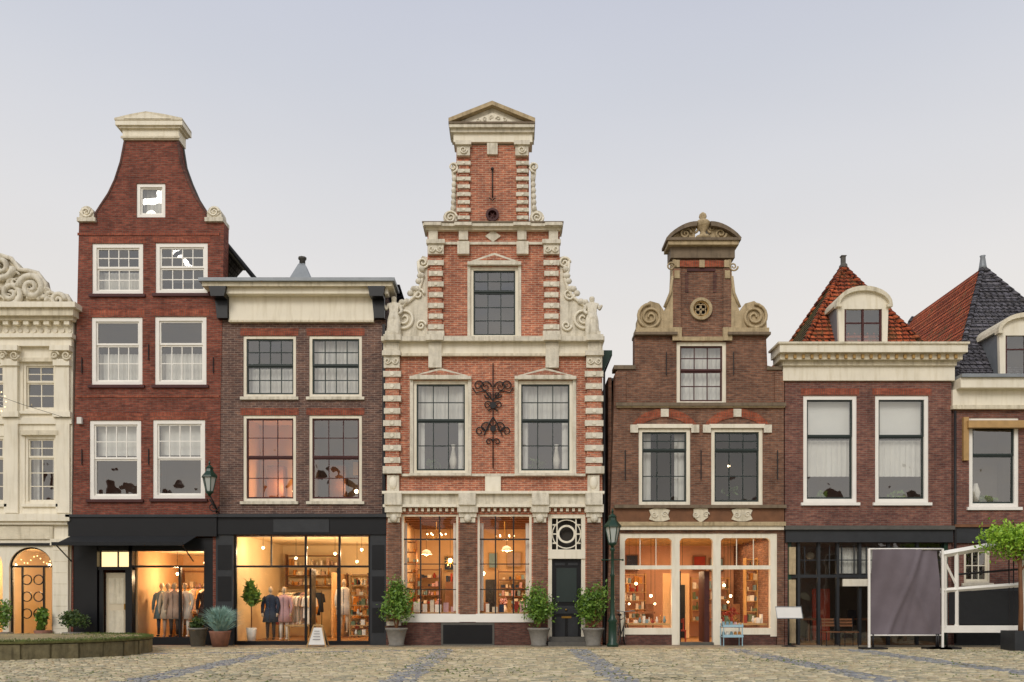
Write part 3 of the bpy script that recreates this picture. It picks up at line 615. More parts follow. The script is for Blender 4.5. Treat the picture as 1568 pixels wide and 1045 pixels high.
pendant(b,686,856,1.0,Z(780),40,.07); pendant(b,640,842,2.6,Z(780),30,shade='cloth4'); pendant(b,738,876,1.3,Z(780),30,.06); pendant(b,775,835,2.8,Z(780),30,shade='cloth4')
for (cxp,cyp) in ((660,815),(772,818)):
    for k in range(6):
        a=2*math.pi*k/6; b.tube('chandelier_arm','brass',[(X(cxp),1.9,Z(cyp)),(X(cxp)+.2*math.cos(a),1.9+.2*math.sin(a),Z(cyp)-.05),(X(cxp)+.3*math.cos(a),1.9+.3*math.sin(a),Z(cyp)+.05)],.012,5); b.ball('chandelier_bulb','bulb',(X(cxp)+.3*math.cos(a),1.9+.3*math.sin(a),Z(cyp)+.09),.025,8)
    b.tube('chandelier_arm','brass',[(X(cxp),1.9,Z(cyp)-.05),(X(cxp),1.9,Z(781))],.012,5)
b.area(X(660),b.y+2.6,Z(790),45,2,3); b.area(X(780),b.y+2.6,Z(790),45,1.6,3)
for k in range(12):
    a=2*math.pi*k/12; b.tube('star_lamp','brass',[(X(686),b.y+1,Z(856)),(X(686)+.22*math.cos(a),b.y+1,Z(856)+.22*math.sin(a))],[.03,.004],5)
for p in (617,698,735,810): wavy(b,'shop_curtain','curtain',p-5,p+5,800,936,.34,.03,4)
D='black_paint'
b.box('door_frame','cream',839,845,788,984,.02,.2); b.box('door_frame','cream',890,896,788,984,.02,.2); b.box('door_frame','cream',845,890,788,794,.02,.2); b.box('door_frame','cream',839,896,842,856,-.02,.019); b.box('door_frame','cream',845,890,842,856,.019,.2)
b.box('fanlight_back','room_dark',845,890,794,842,.25,.3); b.ring('fanlight_tracery','cream',867.5,818,14,11,.06,.12); b.ring('fanlight_tracery','cream',867.5,818,22.5,21,.08,.11)
b.box('fanlight_tracery','cream',852,854,794,842,.07,.1); b.box('fanlight_tracery','cream',881,883,794,842,.07,.1)
for q in (804,818,832):
    b.box('fanlight_tracery','cream',846,852,q-1,q+1,.065,.1); b.box('fanlight_tracery','cream',883,889,q-1,q+1,.065,.1)
b.box('door',D,845,890,856,984,.12,.2)
for x0,x1,y0,y1 in ((850,865,945,975),(870,885,945,975),(850,865,862,866),(870,885,862,866)): b.box('door_panels','charcoal',x0,x1,y0,y1,.1,.119)
b.box('door_panels','charcoal',850,885,928,940,.1,.119); b.ball('door_knob','brass',(X(867),b.y+.08,Z(934)),.035); b.box('door_window','sashgreen',852,883,870,922,.09,.119); b.box('door_letterbox','brass',860,875,944,947,.09,.119)
b.wbox('door_step','stone_dark',X(838),X(897),b.y-.55,b.y-.06,0,.16); b.wbox('door_step','stone_dark',X(841),X(894),b.y-.3,b.y-.061,.161,.3)
b.box('entablature',S,590,921,758,774,-.12,-.002); b.box('entablature','cream',587,924,754,758,-.24,-.002); b.box('entablature','cream',588,923,774,778,-.2,-.002)
for k in range(31): b.box('dentils','cream',618+k*9.2,622+k*9.2,779,784,-.1,-.002)
for p in (604,716,827,908): b.box('entablature_block',S,p-13,p+13,757,775,-.27,-.12)
b.box('string_course',S,588,616,716,727,-.2,-.002); b.box('string_course',S,896,924,716,727,-.2,-.002); b.box('string_course','stone_white',616,896,727,730.5,-.1,-.002)
b.box('pedestal_block','cream',743,767,729,757,-.09,-.003)
for p in (603,908): b.box('pedestal_block',S,p-9,p+9,729,754,-.12,-.002); b.ball('pedestal_carving','cream',(X(p),b.y-.12,Z(741)),(.13,.06,.2),10)
def quoins(p0,p1,y0,y1,n,dep=.08):
    b.box('brick_pilaster','brick_orange',p0+3,p1-3,y0,y1,-dep,-.002)
    h=(y1-y0)/(2*n)
    for k in range(n):
        y=y0+h*(2*k+.5); e_=1.2 if k%2 else 0
        b.box('stone_quoins',S,p0+e_,p1-e_,y,y+h*.92,-dep-.04,-.0025); b.disc('quoin_boss','cream',(p0+p1)/2,y+h*.46,h*.3,-dep-.06,-dep-.04,8)
quoins(588,615,566,716,8); quoins(895,923,566,716,8)
for p in (601,909): b.box('pilaster_capital',S,p-14,p+14,541,548,-.22,-.002); b.box('pilaster_capital',S,p-12,p+12,548,566,-.14,-.002); b.spiral('capital_scroll','cream',p-6,556,5,1.4,0,1,-.17,.02); b.spiral('capital_scroll','cream',p+6,556,5,1.4,math.pi,-1,-.17,.02)
def pedi(x0,x1,y,h):
    b.box('window_lintel',S,x0,x1,y,y+5,-.12,-.002); b.plate('window_pediment',S,[(x0+4,y),((x0+x1)/2,y-h),(x1-4,y)],[],-.12,-.002)
    b.plate('window_pediment','brick_orange',[(x0+16,y-1.5),((x0+x1)/2,y-h+3.5),(x1-16,y-1.5)],[],-.125,-.119)
pedi(628,722,578,12); pedi(788,882,578,12); pedi(716,798,404,13)
b.box('window_sills',S,628,722,726.2,730,-.15,.1); b.box('window_sills',S,788,882,726.2,730,-.15,.1); b.box('window_sills',S,716,798,519,523,-.15,.1)
for x in (628,717,788,877): b.box('window_surround',S,x,x+5,583,726,-.03,.02)
for x in (716,793.5): b.box('window_surround',S,x,x+4.5,409,519,-.03,.02)
b.box('main_cornice','cream',588,922,527,544,-.08,-.003); b.box('main_cornice',S,586,924,520,527,-.26,.5); b.box('main_cornice','cream_old',592,918,544,548,-.14,-.003)
for p in (603,667,845,909): b.box('cornice_break',S,p-13,p+13,518,526.5,-.32,-.2); b.box('cornice_break',S,p-10,p+10,528,566 if p in(667,845) else 541,-.16,-.003)
quoins(656,680,398,512,7); quoins(832,856,398,512,7)
for p in (668,844): b.box('pilaster_capital',S,p-14,p+14,372,378,-.2,-.002); b.box('pilaster_capital',S,p-12,p+12,378,393,-.14,-.002); b.spiral('capital_scroll','cream',p-6,386,5,1.4,0,1,-.17,.02); b.spiral('capital_scroll','cream',p+6,386,5,1.4,math.pi,-1,-.17,.02); b.box('pilaster_base',S,p-13,p+13,510,519,-.16,-.002)
b.box('string_course',S,655,857,373,377,-.06,-.0035)
b.box('upper_cornice',S,649,861,348,353,-.25,.52); b.box('upper_cornice','cornice_brown',648,862,346.5,348,-.28,.54); b.box('upper_cornice','cream_old',653,858,353,357,-.16,.5)
for p in (664,710,799,847): b.box('upper_blocks',S,p-7,p+7,357,371,-.13,-.002); b.box('cornice_break',S,p-13,p+13,348.5,353,-.31,-.24)
for p in (710,800): b.box('upper_blocks',S,p-9,p+9,374,393,-.15,-.004)
b.plate('centre_diamond',S,[(743,364),(755,355),(767,364),(755,373)],[],-.05,-.001)
quoins(700,721,248,343,8,.06); quoins(790,810,248,343,8,.06)
for p in (710,799):
    b.box('pilaster_capital',S,p-12,p+12,222,228,-.2,-.002); b.box('pilaster_capital',S,p-10,p+10,228,243,-.13,-.002); b.spiral('capital_scroll','cream',p,235,6,1.5,0,1,-.16,.02)
b.box('centre_tablet',S,746,762,222,240,-.08,-.002)
b.box('top_entablature','cream',695,815,209,222,-.1,.5); b.box('top_entablature',S,691,818,204,209,-.18,.55); b.box('top_cornice',S,689,818,199,204,-.27,.6)
b.box('top_cornice','cornice_brown',688,819,196.5,199,-.3,.65)
b.plate('top_pediment',S,[(693,196.5),(754,171),(814,196.5)],[],-.12,.5)
b.plate('top_pediment','stone_tan',[(688,197),(688,191),(754,165),(819,191),(819,197),(754,171)],[],-.3,.6)
b.plate('top_pediment','cream',[(716,194),(754,179),(792,194)],[],-.15,-.11)
for k in range(5): b.spiral('tympanum_carving',S,733+k*10,190-(2-abs(k-2))*2,3.5,1.2,k,1,-.16,.02)
b.ring('round_window','oxblood',754,331,10,6.5,-.05,.1); b.box('round_window_back','paper',742,766,320,342,.3,.34)
for k in range(3):
    a=math.pi*k/3; b.tube('round_window_bars','oxblood',[(754-7*math.cos(a),331-7*math.sin(a)),(754+7*math.cos(a),331+7*math.sin(a))],.035,5,False,.06)
b.tube('wall_anchor','iron',[(754,262),(754,306)],.018,6,False,-.06); b.ball('wall_anchor','iron',(X(754),b.y-.06,Z(262)),.05); b.tube('wall_anchor','iron',[(749,306),(754,310),(759,306)],.016,5,False,-.06)
for sg,c in ((-1,690),(1,822)):
    b.disc('volute',S,c,336,11,-.04,.4); b.spiral('volute_scroll','cream',c,336,10,2,0,sg,-.07,.035)
    b.plate('scroll_wing',S,[(c,346),(c-sg*9,346),(c-sg*9,250),(c-sg*3,250),(c-sg*1,262),(c-sg*4,285),(c-sg*6,300),(c-sg*2,318),(c+sg*4,330)],[],.02,.35)
    b.spiral('volute_scroll','cream',c-sg*4,258,8,1.5,math.pi/2,sg,-.02,.035)
    for q in range(6): b.ball('scroll_foliage',S,(X(c-sg*(6-q*.4)),b.y-.02,Z(276+q*9)),(.08,.07,.11),8)
for sg,ed in ((-1,655),(1,857)):
    f=lambda d:ed+sg*d
    b.plate('scroll_wing',S,[(f(-1),519),(f(-1),395),(f(8),393),(f(14),402),(f(13),416),(f(8),428),(f(12),444),(f(20),456),(f(32),466),(f(42),470),(f(52),480),(f(58),519)],[],.02,.35)
    b.spiral('volute_scroll','cream',f(36),489,19,2.2,-math.pi/2,sg,-.02,.05); b.spiral('volute_scroll','cream',f(7),404,9,1.6,0,-sg,-.02,.04)
    b.spiral('volute_scroll','cream',f(14),452,9,1.5,0,sg,-.02,.04); b.spiral('volute_scroll','cream',f(10),500,8,1.5,0,sg,-.02,.04)
    for q in range(9):
        t=q/8; b.ball('scroll_foliage',S,(X(f(9+30*t*t)),b.y-.02,Z(414+52*t+4*math.sin(q*2))),(.11,.08,.1),8)
    b.tube('scroll_edge','cream',[(f(14),402),(f(13),416),(f(8),428),(f(12),444),(f(20),456),(f(32),466),(f(42),470)],.05,6,False,-.01)
    statue(b,604 if sg<0 else 906,494,-sg)
    b.box('statue_base',S,592 if sg<0 else 897,614 if sg<0 else 918,512,519.5,-.25,.3)
I=-.05
b.tube('iron_ornament','iron',[(755,558),(755,718)],.016,6,False,I)
for (dx,dy,r,t,a0) in ((11,594,9,1.5,math.pi),(22,592,8,1.4,math.pi),(8,622,8,1.5,math.pi/2),(11,656,9,1.5,math.pi),(20,662,8,1.3,math.pi),(6,678,6,1.2,math.pi),(7,606,6,1.3,0)):
    for sg in (-1,1): b.spiral('iron_ornament','iron',755+sg*dx,dy,r,t,a0 if sg>0 else math.pi-a0,sg,I,.02)
for sg in (-1,1):
    b.tube('iron_ornament','iron',[(755,615),(755+sg*12,600),(755+sg*26,603),(755+sg*31,595)],.02,5,False,I); b.tube('iron_ornament','iron',[(755,640),(755+sg*6,650),(755+sg*14,668)],.02,5,False,I)
b.disc('iron_ornament','iron',755,622,5,-.08,-.03); b.disc('iron_ornament','iron',755,658,4.5,-.08,-.03)
rt=[(X(755),Z(385)),(X(598),Z(522)),(X(918),Z(522))]
for q in (1,2): b.quad('roof','tile_slate',[(rt[0][0],.5,rt[0][1]),(rt[q][0],.5,rt[q][1]),(rt[q][0],9,rt[q][1]),(rt[0][0],9,rt[0][1])])
b.box('side_gutter','green_paint',923,940,530,538,.5,3); b.plate('side_gutter_bracket','green_paint',[(923,538),(938,538),(923,570)],[],.5,.7)
b.box('downpipe','iron',924,927,570,985,.1,.16)
b.done()

# ================= B5 brown neck gable
b=Obj('brown_neck_gable_house',0)
win(b,1036,1112,524,620,'cream',3,2,2,.47,'room_mid',5.5,None,'full',gl='glass_up',sash='oxblood')
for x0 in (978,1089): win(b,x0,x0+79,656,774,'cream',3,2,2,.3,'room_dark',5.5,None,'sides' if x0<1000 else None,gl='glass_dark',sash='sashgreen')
b.ball('wall_lamp_inside','bulb',(X(1130),1.1,Z(705)),.04); b.leaves('leaves_window_plant','leaf_dark',(X(1125),.5,Z(750)),(.3,.12,.2),80,.06)
b.holes+=[rect(949,1190,817,988),[(1073+13*math.cos(2*math.pi*k/20),474+13*math.sin(2*math.pi*k/20)) for k in range(20)]]
out=[(928,990),(942,572),(946,566),(972,560),(972,513),(1030,513),(1030,395),(1119,395),(1119,513),(1173,513),(1175,560),(1200,566),(1201,990)]
b.plate('walls','brick_brown',out,b.holes,0,.45); body(b,934,1200,572,9,'brick_brown')
T='stone_tan'
b.box('wall_cap','cornice_brown',940,973,560,566,-.05,.5); b.box('wall_cap','cornice_brown',1174,1203,562,567,-.05,.5)
b.box('wall_pilaster','brick_brown',943,958,570,617,-.05,-.001); b.box('wall_pilaster','brick_brown',1186,1200,570,617,-.05,-.001)
for px in (1020,1123): b.tube('wall_anchor','iron',[(px,540),(px,575)],.016,5,False,-.03)
b.ring('round_window',T,1073,474,17,12.5,-.08,.1); b.ring('round_window','gold_trim',1073,474,12.4,10.5,-.03,.1); b.box('round_window_back','black_paint',1056,1090,456,492,.3,.35)
for k in range(4):
    a=math.pi/4+math.pi*k/2; b.ring('round_window_tracery',T,1073+5*math.cos(a),474+5*math.sin(a),5.2,3.8,0,.08,14)
for sg,c in ((-1,1003),(1,1146)):
    b.plate('shoulder_scroll',T,[(c+sg*28,513),(c+sg*27,490),(c+sg*20,470),(c+sg*8,462),(c-sg*6,466),(c-sg*14,478),(c-sg*20,462),(c-sg*25,440),(c-sg*27,398),(c-sg*31,398),(c-sg*31,513)],[],-.05,.35)
    b.spiral('volute',T,c+sg*8,487,20,2.3,-math.pi/2,sg,-.09,.05); b.spiral('volute','stone_tan',c-sg*24,410,7,1.6,0,sg,-.08,.03); b.tube('volute_edge',T,[(c-sg*26,425),(c-sg*23,450),(c-sg*14,472)],.045,6,False,-.07)
    b.box('shoulder_ledge',T,min(c-sg*32,c+sg*30),max(c-sg*32,c+sg*30),504,513,-.13,.45); b.box('shoulder_ledge','cornice_brown',min(c-sg*33,c+sg*32),max(c-sg*33,c+sg*32),511,515,-.17,.5)
for p in (1036,1113): b.box('neck_pilaster','brick_cream_gable',p-6,p+6,412,503,-.06,-.001); b.box('pilaster_base',T,p-7,p+7,503,523,-.1,-.002)
b.box('neck_lintel','brick_arch',1040,1110,400,410,-.05,-.001); b.box('neck_panel','oxblood',1052,1095,412,416,-.03,-.001)
b.box('neck_panel','brick_plinth',1049,1054,418,448,-.02,-.001); b.box('neck_panel','brick_plinth',1092,1097,418,448,-.02,-.001)
for p in (1036,1074,1112): b.box('neck_blocks',T,p-4,p+4,400,411,-.09,-.05)
for p in (1036,1113): b.box('neck_blocks',T,p-4,p+4,416,428,-.09,-.061)
b.box('neck_entablature','cornice_brown',1026,1124,380,397,-.1,.45); b.box('neck_cornice',T,1021,1128,374,380,-.25,.5); b.box('neck_cornice','cornice_brown',1018,1131,370,374,-.3,.55)
for sg in (-1,1):
    arcp=[(1075+sg*57,370)]+[(1075+sg*(57-47*t),370-25*math.sin(t*math.pi/2)**.8) for t in [i/8 for i in range(1,9)]]
    inner=[(1075+sg*(51-40*t),370-18*math.sin(t*math.pi/2)**.8) for t in [i/8 for i in range(8,-1,-1)]]
    b.plate('broken_pediment','cornice_brown',arcp+inner,[],-.28,.5); b.plate('pediment_field',T,[(1075+sg*50,370)]+inner[::-1]+[(1075+sg*12,370)],[],-.1,.4)
    b.spiral('pediment_carving',T,1075+sg*27,361,9,1.6,0,sg,-.14,.04)
zz=Z(370); cx=X(1075)
b.lathe('finial_urn',T,cx,-.1,[(.2,zz),(.22,zz+.1),(.1,zz+.16),(.08,zz+.25),(.2,zz+.4),(.25,zz+.5),(.17,zz+.58),(.07,zz+.62),(.12,zz+.7),(.1,zz+.78),(.03,zz+.84)],14)
for sg in (-1,1): b.spiral('finial_scroll',T,1075+sg*13,352,7,1.5,math.pi/2,sg,-.1,.04)
b.box('window_lintel',T,1031,1117,517,523,-.08,-.002)
b.box('string_course','cornice_brown',943,1202,618,623,-.12,-.001); b.box('string_course',T,944,1201,623,625,-.08,-.001)
for x0 in (978,1089):
    c=x0+39.5; A=[math.pi*(.06+.88*i/14) for i in range(15)]
    b.plate('relieving_arch','brick_arch',[(c-54*math.cos(a),668-42*math.sin(a)) for a in A]+[(c-44*math.cos(a),668-28*math.sin(a)) for a in A[::-1]],[],-.02,-.001)
    for q in (.1,.5,.9):
        a=math.pi*q; px,py=c-49*math.cos(a),668-35*math.sin(a); b.box('arch_stones','stone_white',px-6,px+6,py-6,py+6,-.06,-.003)
    b.box('window_head','cream',x0-3,x0+82,650,656,-.05,-.002)
b.box('window_ledge','cornice_brown',940,1202,774.3,779,-.16,-.003)
for p in (957,1073,1190): b.tube('wall_anchor','iron',[(p,690),(p,715),(p,735)],.018,5,False,-.04)
b.box('shop_fascia','wood',937,1200,779,800,-.05,-.001); b.box('shop_fascia','stone_tan',936,1201,800,806,-.16,-.001); b.box('shop_fascia','cream',940,1199,806,812,-.1,-.001)
for p in (1009,1072,1135):
    b.plate('cartouche','cream_old',[(p-16,782),(p-8,779),(p+8,779),(p+16,782),(p+13,789),(p+16,796),(p+6,799),(p-6,799),(p-16,796),(p-13,789)] if p!=1072 else [(p-11,780),(p,776),(p+11,780),(p+11,793),(p,801),(p-11,793)],[],-.1,-.051)
    b.spiral('cartouche_scroll','stone_white',p-8,789,5,1.4,0,1,-.11,.02); b.spiral('cartouche_scroll','stone_white',p+8,789,5,1.4,0,-1,-.11,.02)
W='cream'
for p0,p1 in ((948,957),(1029,1041),(1092,1104),(1180,1191)):
    b.box('shopfront_posts',W,p0,p1,817,988 if p0 in(1029,1092) else 975,.02,.2)
for p0,p1 in ((957,1029),(1041,1092),(1104,1180)):
    b.box('shopfront_rails',W,p0,p1,866,872,.03,.18)
    c=5; b.plate('shopfront_head',W,[(p0,817),(p1,817),(p1,824+c),(p1-c*.4,824+c*.4),(p1-c,824),(p0+c,824),(p0+c*.4,824+c*.4),(p0,824+c)],[],.03,.17)
for p0,p1 in ((957,1029),(1104,1180)):
    b.box('shopfront_rails',W,p0,p1,962,972,.01,.22); b.box('shop_plinth','brick_plinth',p0-9,p1+9 if p1>1100 else p1,972.2,989,.03,.3)
    for q in (.33,.67): m=p0+(p1-p0)*q; b.box('shopfront_bars',W,m-.5,m+.5,824,866,.08,.12)
    b.quad('shop_glass','glass_shop',[(X(p0),.11,Z(963)),(X(p1),.11,Z(963)),(X(p1),.11,Z(820)),(X(p0),.11,Z(820))])
b.box('shop_threshold','stone_dark',1041,1092,984,989,-.1,.4)
shoproom(b,940,1196,812,5.5,'room_pink',ceil='room_cream')
for k in range(6): b.box('ceiling_beams','wood_light',942,1194,813,819,.9+k*.8,1.02+k*.8)
b.box('entrance_door','iron',1043,1046,874,984,.35,.9); b.box('inner_wall','room_warm',1046,1092,872,984,3.5,3.55); b.box('inner_doorway','black_paint',1060,1084,892,984,3.44,3.49)
b.box('entrance_door','oxblood',1082,1090,874,984,.3,1.1)
ck=['cloth1','cloth4','cloth3','cloth8','cloth0','cloth5']
shelves(b,962,1024,872,950,5,4.6,ck,'wood_light'); shelves(b,1112,1178,878,955,4,4.9,ck,'wood_light'); shelves(b,942,962,850,955,6,2.4,ck,'wood_light'); shelves(b,1176,1194,850,955,6,2.4,ck,'wood_light')
for p0,p1,q0,q1,m in ((1120,1140,838,862,'cloth1'),(1150,1172,842,864,'cloth8'),(966,984,840,860,'cloth3'),(995,1015,836,862,'cloth2')): b.box('picture_frame','wood',p0-2,p1+2,q0-2,q1+2,5.3,5.4); b.box('picture',m,p0,p1,q0,q1,5.28,5.299)
b.box('display_table','wood_light',957,1029,955,958,.35,1); b.box('display_table','wood_light',1104,1180,955,958,.35,1)
goods(b,960,1028,955,.5,['cloth4','cloth1','cloth3','cloth8','cloth4'],.26,.85); goods(b,1106,1178,955,.5,['cloth4','cloth1','cloth3','cloth5','cloth4'],.28,.85)
b.box('dining_table','wood',975,1020,938,941,2,2.8)
for p in (975,1018,1120,1165): b.box('chair_back','wood',p-7,p+7,925,950,2.9,2.94); b.box('chair_legs','wood',p-7,p-5,950,985,2.9,2.94); b.box('chair_legs','wood',p+5,p+7,950,985,2.9,2.94)
for px,py,dy in ((985,892,1.5),(1005,912,1),(1125,895,1.3),(1142,912,1.8),(1065,865,2)): pendant(b,px,py,dy,Z(812),18)
for px,py,dy in ((1013,925,1.2),(973,925,1.4),(1130,922,1.2),(1118,905,1.7)): b.ball('small_bulb','bulb',(X(px),dy,Z(py)),.035,8); b.tube('pendant_cord','iron',[(X(px),dy,Z(py)),(X(px),dy,Z(812))],.005,4)
b.leaves('leaves_wreath','cloth1',(X(1132),1.1,Z(940)),(.3,.2,.18),160,.05)
b.area(X(1000),2.8,Z(822),45,2,3,(1,.64,.36)); b.area(X(1140),2.8,Z(822),45,2,3,(1,.64,.36))
p=1049
b.box('chair','redwall',p-8,p+8,966,968,.6,.95)
for q in (p-7,p+7): b.box('chair','redwall',q-1,q+1,968,985,.62,.66); b.box('chair','redwall',q-1,q+1,948,966,.9,.94)
b.box('chair','redwall',p-6,p+6,949,955,.91,.93)
rt=[(X(1073),Z(500)),(X(946),Z(566)),(X(1198),Z(566))]
for q in (1,2): b.quad('roof','tile_slate',[(rt[0][0],.5,rt[0][1]),(rt[q][0],.5,rt[q][1]),(rt[q][0],9,rt[q][1]),(rt[0][0],9,rt[0][1])])
b.done()

# ================= B6 hipped roof house
def dormer(b,x0,x1,yt,yb,yf,depth):
    c=(x0+x1)/2; h=(x1-x0)/2; A=[math.pi*i/14 for i in range(15)]
    arc=lambda r,k,rise:[(c+r*math.cos(a),k-rise*math.sin(a)) for a in A]
    top=yt+26
    b.plate('dormer_front','cream',[(x0+6,yb),(x1-6,yb)]+arc(h-4,top,26),[[(x0+14,yb-3),(x1-14,yb-3),(x1-14,top+6),(x0+14,top+6)]],yf,yf+.12)
    b.plate('dormer_hood','cream_old',arc(h,top,28)+arc(h-5,top,21)[::-1],[],yf-.12,yf+depth)
    b.box('dormer_hood','cream_old',x0,x0+8,top,top+4,yf-.12,yf+.1); b.box('dormer_hood','cream_old',x1-8,x1,top,top+4,yf-.12,yf+.1)
    b.box('dormer_cheek','zinc',x0+6,x0+9,top,yb,yf+.12,yf+depth); b.box('dormer_cheek','zinc',x1-9,x1-6,top,yb,yf+.12,yf+depth)
    b.box('dormer_sash','oxblood',c-1.5,c+1.5,top+6,yb-3,yf+.03,yf+.09); b.box('dormer_sash','oxblood',x0+14,x0+17,top+6,yb-3,yf+.03,yf+.09); b.box('dormer_sash','oxblood',x1-17,x1-14,top+6,yb-3,yf+.03,yf+.09)
    b.box('dormer_sash','oxblood',x0+17,c-1.5,top+26,top+28,yf+.04,yf+.08); b.box('dormer_sash','oxblood',c+1.5,x1-17,top+26,top+28,yf+.04,yf+.08)
    b.box('dormer_dark','room_dark',x0+9,x1-9,top,yb,yf+.5,yf+.55)
    b.quad('dormer_glass','glass_up',[(X(x0+14),b.y+yf+.06,Z(yb-3)),(X(x1-14),b.y+yf+.06,Z(yb-3)),(X(x1-14),b.y+yf+.06,Z(top+6)),(X(x0+14),b.y+yf+.06,Z(top+6))])
b=Obj('hipped_roof_house',0)
for x0,cu in ((1230,'plant'),(1340,'plant')):
    win(b,x0,x0+82,606,770,'white',1,0,0,.39,'room_mid',6,'white',cu,gl='glass_up',sash='sashgreen',header='brick_header')
    b.box('roller_blinds','blind',x0+6,x0+76,612,668,.28,.29); wavy(b,'curtains','curtain',x0+6,x0+76,672,728,.3,.02,8)
b.holes.append(rect(1206,1452,830,988))
b.plate('walls','brick_maroon',[(1202,990),(1202,560),(1457,560),(1457,990)],b.holes,0,.4); body(b,1202,1457,560,9,'brick_maroon')
b.box('cornice','cream',1198,1460,562,584,-.08,.4); b.box('cornice','cream_old',1190,1466,546,555,-.3,.42); b.box('cornice','cream',1187,1470,534,546,-.45,.45); b.box('cornice','cream_old',1184,1472,531,534,-.5,.5); b.box('cornice','cream_old',1196,1461,555,562,-.16,.4)
for k in range(21): b.box('cornice_brackets','gold_trim',1197+k*12.8,1201+k*12.8,548,554,-.36,-.301)
def hip(b,x0,x1,y0,y1,z0,ax,ay0,ay1,az,mf,ml,mr):
    f0,f1,r0,r1=(x0,y0,z0),(x1,y0,z0),(x0,y1,z0),(x1,y1,z0); p,q=(ax,ay0,az),(ax,ay1,az)
    b.quad('roof_front',mf,[f0,f1,p]); b.quad('roof_left',ml,[r0,f0,p,q]); b.quad('roof_right',mr,[f1,r1,q,p]); b.quad('roof_rear',mf,[r1,r0,q])
    F0,F1,P=Vector(f0),Vector(f1),Vector(p); m=22
    for i in range(1,m):
        t=i/m; a=F0.lerp(P,t)+Vector((0,-.015,.01)); c=F1.lerp(P,t)+Vector((0,-.015,.01)); b.tube('tile_courses_front',mf,[a,c],.014,4)
    R0,F0_,Q=Vector(r0),Vector(f0),Vector(q)
    for i in range(1,m):
        t=i/m; a=R0.lerp(Q,t); c=F0_.lerp(P,t); b.tube('tile_courses_left',ml,[a,c],.02,4)
    # pantile rolls running up the front slope
    k=int((x1-x0)/.2)
    for i in range(1,k):
        u=i/k; base=F0.lerp(F1,u); lim=1-abs(2*u-1) if abs((ax-x0)/(x1-x0)-.5)<.02 else min(u/((ax-x0)/(x1-x0)),(1-u)/(1-(ax-x0)/(x1-x0)))
        apex=Vector((base.x,y0+(ay0-y0)*lim,z0+(az-z0)*lim)); b.tube('pantile_rolls',mf,[base,apex],.03,5)
    n=22
    for A_,B_ in ((f0,p),(f1,p),(r0,q)):
        A_,B_=Vector(A_),Vector(B_)
        for i in range(n):
            u,v=A_.lerp(B_,i/n),A_.lerp(B_,(i+1.05)/n); b.tube('hip_tiles','tile_red' if mf!='tile_slate' else 'tile_slate',[u,v],[.1,.075],7)
hip(b,8.95,13.0,.35,4.35,Z(533),11.0,2.2,2.21,12.5,'tile_red','tile_moss','tile_red')
b.lathe('roof_finial','stone_dark',11,2.2,[(.16,12.4),(.14,12.55),(.09,12.6),(.09,12.8),(.13,12.85)],4,1,1,False,math.pi/4)
dormer(b,1283,1369,438,531,.2,1.6)
b.box('shop_fascia','stone_dark',1200,1458,806,812,-.18,-.001); b.box('shop_fascia','charcoal',1202,1457,812,831,-.1,-.001)
b.box('shop_frame','green_paint',1206,1212,831,988,.02,.2); b.box('shop_frame','green_paint',1446,1452,831,988,.02,.2)
for p in (1222,1253,1282,1316,1360,1404): b.box('shop_frame','charcoal',p,p+4,831,988,.04,.18)
b.box('shop_frame','charcoal',1212,1446,880,885,.05,.17)
for k in range(12): b.box('transom_bars','charcoal',1214+k*19,1215.3+k*19,836,880,.07,.12)
b.box('transom_bars','charcoal',1226,1446,857,858.5,.075,.115)
b.box('sign_panel','stone_tan',1208,1218,838,880,-.03,.019); b.box('sign_panel','stone_tan',1208,1218,888,985,-.03,.019)
b.quad('shop_glass','glass_dark',[(X(1212),.1,.02),(X(1446),.1,.02),(X(1446),.1,Z(832)),(X(1212),.1,Z(832))])
shoproom(b,1210,1448,825,4,'room_mid','wood_floor','room_mid')
b.box('awning_lath','cream',1290,1330,887,898,-.05,.03); wavy(b,'cafe_curtain','curtain',1284,1345,838,878,.25,.03,6)
b.box('door_red','redwall',1284,1312,900,985,2.2,2.3); pendant(b,1238,870,2.0,Z(825),5,.04); b.ball('lamp_shade','cream',(X(1262),1.2,Z(848)),.13)
for p in (1245,1340,1400):
    b.box('cafe_table','wood',p,p+30,948,951,1,1.6); b.box('cafe_table','wood',p+14,p+17,951,985,1.25,1.35); b.box('cafe_chair','iron',p-8,p+6,935,960,1.7,1.74)
b.done()

# ================= B7
b=Obj('slate_roof_house',0)
win(b,1484,1560,640,777,'white',1,0,0,.43,'room_mid',6,'white',None,gl='glass_up',sash='sashgreen',header=None)
b.leaves('leaves_windowsill','leaf',(X(1522),.4,Z(762)),(.4,.1,.15),200,.05); b.lathe('window_vase','cloth4',X(1505),.4,[(.06,Z(771)),(.13,Z(752)),(.05,Z(738))],12)
win(b,1600,1676,640,777,'white',1,0,0,.43,'room_mid',6,'white',None,gl='glass_up',sash='sashgreen')
win(b,1476,1516,840,893,'cream',3,1,2,0,'room_dark',3,'cream')
b.plate('walls','brick_maroon',[(1459,990),(1459,600),(1720,600),(1720,990)],b.holes,0,.4); body(b,1459,1720,602,9,'brick_maroon')
b.box('cornice','cream',1457,1722,598,622,-.08,.4); b.box('cornice','cream_old',1455,1724,622,628,-.14,-.001); b.box('cornice','cream',1462,1722,583,598,-.34,.42); b.box('cornice','zinc',1462,1724,578,583,-.42,.45)
b.box('awning_box','wood_light',1478,1568,646,657,-.2,-.001); b.box('awning_side','wood_light',1473,1481,640,706,-.1,-.001)
hip(b,13.75,19,.4,9,Z(580),16.3,3.4,8.5,12.95,'tile_slate','tile_red','tile_slate')
b.lathe('roof_finial','zinc',16.3,3.4,[(.15,12.85),(.12,13.0),(.08,13.3),(.1,13.35)],8)
dormer(b,1533,1625,478,578,.25,1.8)
